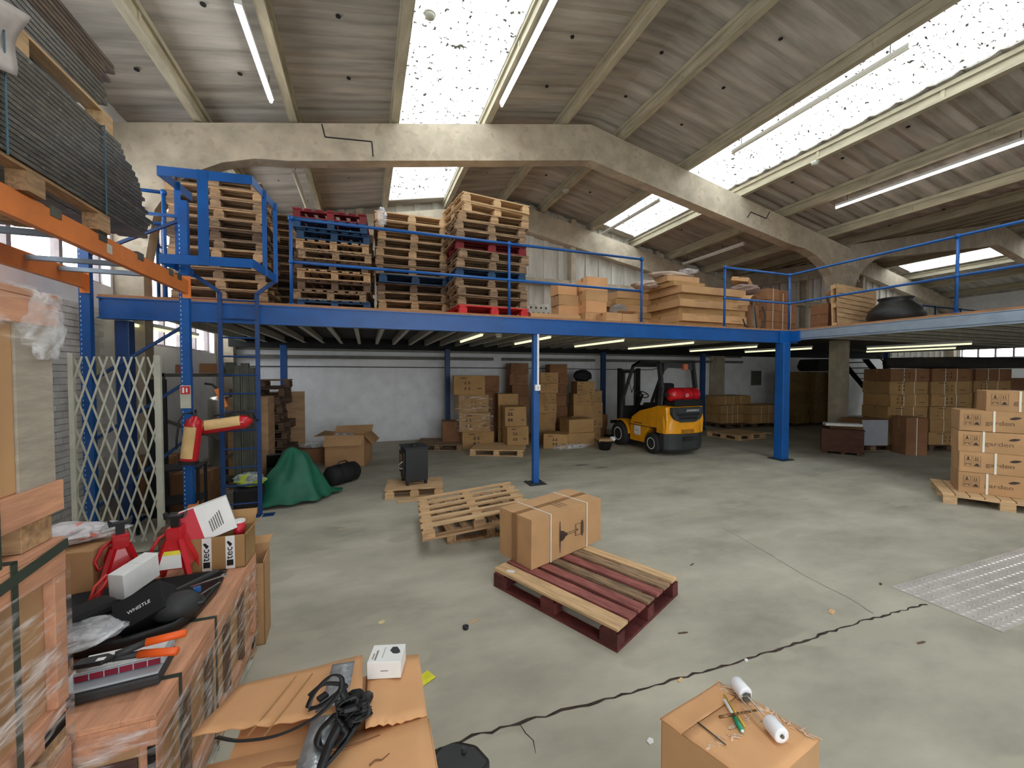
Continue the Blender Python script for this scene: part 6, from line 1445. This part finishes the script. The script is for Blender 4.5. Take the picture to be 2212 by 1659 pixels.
for w_ in (u0, u1): mb = MB(); mb.bar(w_-Vector((0, 0, .024)), w_+Vector((0, 0, .006)), .03, .0025, up=ax); mb.build('end_bracket', DGREY, t)
def stick(p0, p1, r, name, m, label, cat, parts=()):
    t = thing(name, (0, 0, 0), 0, label, cat); mb = MB(); mb.tube([p0, p1], r, 10); mb.build('shaft', m, t, True)
    for f0, f1, r_, m_, nm in parts: mb = MB(); mb.tube([p0*(1-f0)+p1*f0, p0*(1-f1)+p1*f1], r_, 12); mb.build(nm, m_, t, True)
    return t
stick(Pz(1565, 1512, RT0+.006), Pz(1604, 1580, RT0+.006), .006, 'pen', WHITE, 'white and green pen lying beside the rollers', 'pen', ((.58, .99, .0078, mat('pen_green', lin(20, 160, 120), .35), 'green_cap'),))
stick(Pz(1564, 1500, RT0+.004), Pz(1609, 1570, RT0+.004), .0032, 'pencil', mat('brass_yellow', lin(226, 190, 70), .4, .3), 'slim yellow brass rod next to the pen', 'rod')
dp0, dp1 = Pz(1554, 1549, RT0+.015), Pz(1634, 1534, RT0+.015)
t = thing('drill_bit', (0, 0, 0), 0, 'brown twist drill bit lying across the pen', 'drill bit'); dm = mat('drill_bronze', lin(128, 98, 66), .35, .8); mb = MB(); mb.tube([dp0, dp0*.6+dp1*.4], .0048, 10); mb.build('shank', dm, t, True)
mb = MB(); dd = (dp1-dp0).normalized(); s1 = dd.cross(Vector((0, 0, 1))).normalized(); s2 = s1.cross(dd)
for ph in (0, PI):
    mb.tube([dp0*(.6-.6*f)+dp1*(.4+.6*f)+(s1*math.cos(f*16+ph)+s2*math.sin(f*16+ph))*.0026*(1-f*.5) for f in [i/30 for i in range(31)]], .0026, 6)
mb.build('flutes', dm, t, True)
stick(Pz(1507, 1560, RT0+.003), Pz(1568, 1609, RT0+.003), .0022, 'steel_spike', CHAR, 'dark steel spike lying alone on the worn carton', 'spike')

# ================================================================== FLOOR DEBRIS
def scrap(u, v, L, W, m, label, rz=0, h=.006, name='wood_chip', cat='wood chip'):
    p = Pz(u, v, 0); mb = MB(); mb.prism([(-L/2, -W*.3), (L*.1, -W/2), (L/2, -W*.1), (L*.3, W/2), (-L*.4, W*.35)], .001, h, 'z'); o = mb.build(name, m, None, loc=(p.x, p.y, 0), rz=rz); tag(o, label, cat)
scrap(825, 1345, .05, .04, mat('leaf_yellow', lin(222, 206, 150), .8), 'small pale torn scrap on the floor in the middle', .3, name='paper_scrap', cat='scrap')
scrap(1025, 1343, .09, .02, WOODL, 'light wood sliver near the black cap', .2)
scrap(1797, 1322, .09, .04, WOODL, 'pale wood chip on the floor right of the maroon pallet', .3)
scrap(1990, 1389, .08, .015, WOODD, 'dark splinter on the floor below the tread plate', -.1); scrap(1475, 1368, .08, .012, WOODD, 'dark splinter beside the near corner of the maroon pallet', -.2)
scrap(1470, 1470, .05, .02, WOODL, 'pale crumb lying in the floor joint', .3); scrap(1612, 1427, .03, .02, WHITE, 'white crumb lying in the floor joint', .3)
scrap(1495, 1220, .07, .012, WOODD, 'dark splinter right of the maroon pallet far corner', .3); scrap(1405, 1602, .04, .03, WHITE, 'clear glassy scrap left of the worn carton', .3)
scrap(735, 1145, .05, .02, WOODL, 'pale chip on the floor left of the slatted pallet', 0); scrap(1902, 1262, .05, .02, WOODD, 'dark crumb by the tread plate corner', .4)
p = Pz(1006, 1358, 0); t = thing('bottle_cap', p, 0, 'small black plastic cap on the floor', 'cap'); mb = MB(); mb.lathe([(.02, 0), (.022, .02), (.015, .021), (.012, .008)], 18); mb.build('cap', BLACK, t, True)
for u, v, l, w_ in ((1255, 1005, .35, .06), (1300, 1010, .3, .05), (1250, 1095, .25, .05)):
    p = Pz(u, v, 0); mb = MB(); n = 18; mb.add([(l/2*math.cos(a)*(1+.2*math.sin(3*a)), w_*math.sin(a)*(1+.3*math.sin(5*a)), .0012) for a in [2*PI*i/n for i in range(n)]], [tuple(range(n))])
    struct('trim_%d' % (30+int(u) % 7), mb, mat('oil_stain', lin(118, 114, 102), .6, var=.2, world=True), 'dark oil stain on the floor near the middle post', loc=(p.x, p.y, 0))
# ================================================================== DAYLIGHT AND EXPOSURE
w = bpy.data.worlds.new('overcast_sky'); SC.world = w; w.use_nodes = True
w.node_tree.nodes['Background'].inputs[0].default_value = (.93, .97, 1, 1); w.node_tree.nodes['Background'].inputs[1].default_value = 3.2
SC.view_settings.view_transform = 'Standard'; SC.view_settings.look = 'None'; SC.view_settings.gamma = 1; SC.view_settings.use_curve_mapping = False
SC.view_settings.exposure = 0.75
SC.cycles.max_bounces = 8; SC.cycles.diffuse_bounces = 5; SC.cycles.transparent_max_bounces = 24; SC.cycles.sample_clamp_indirect = 8
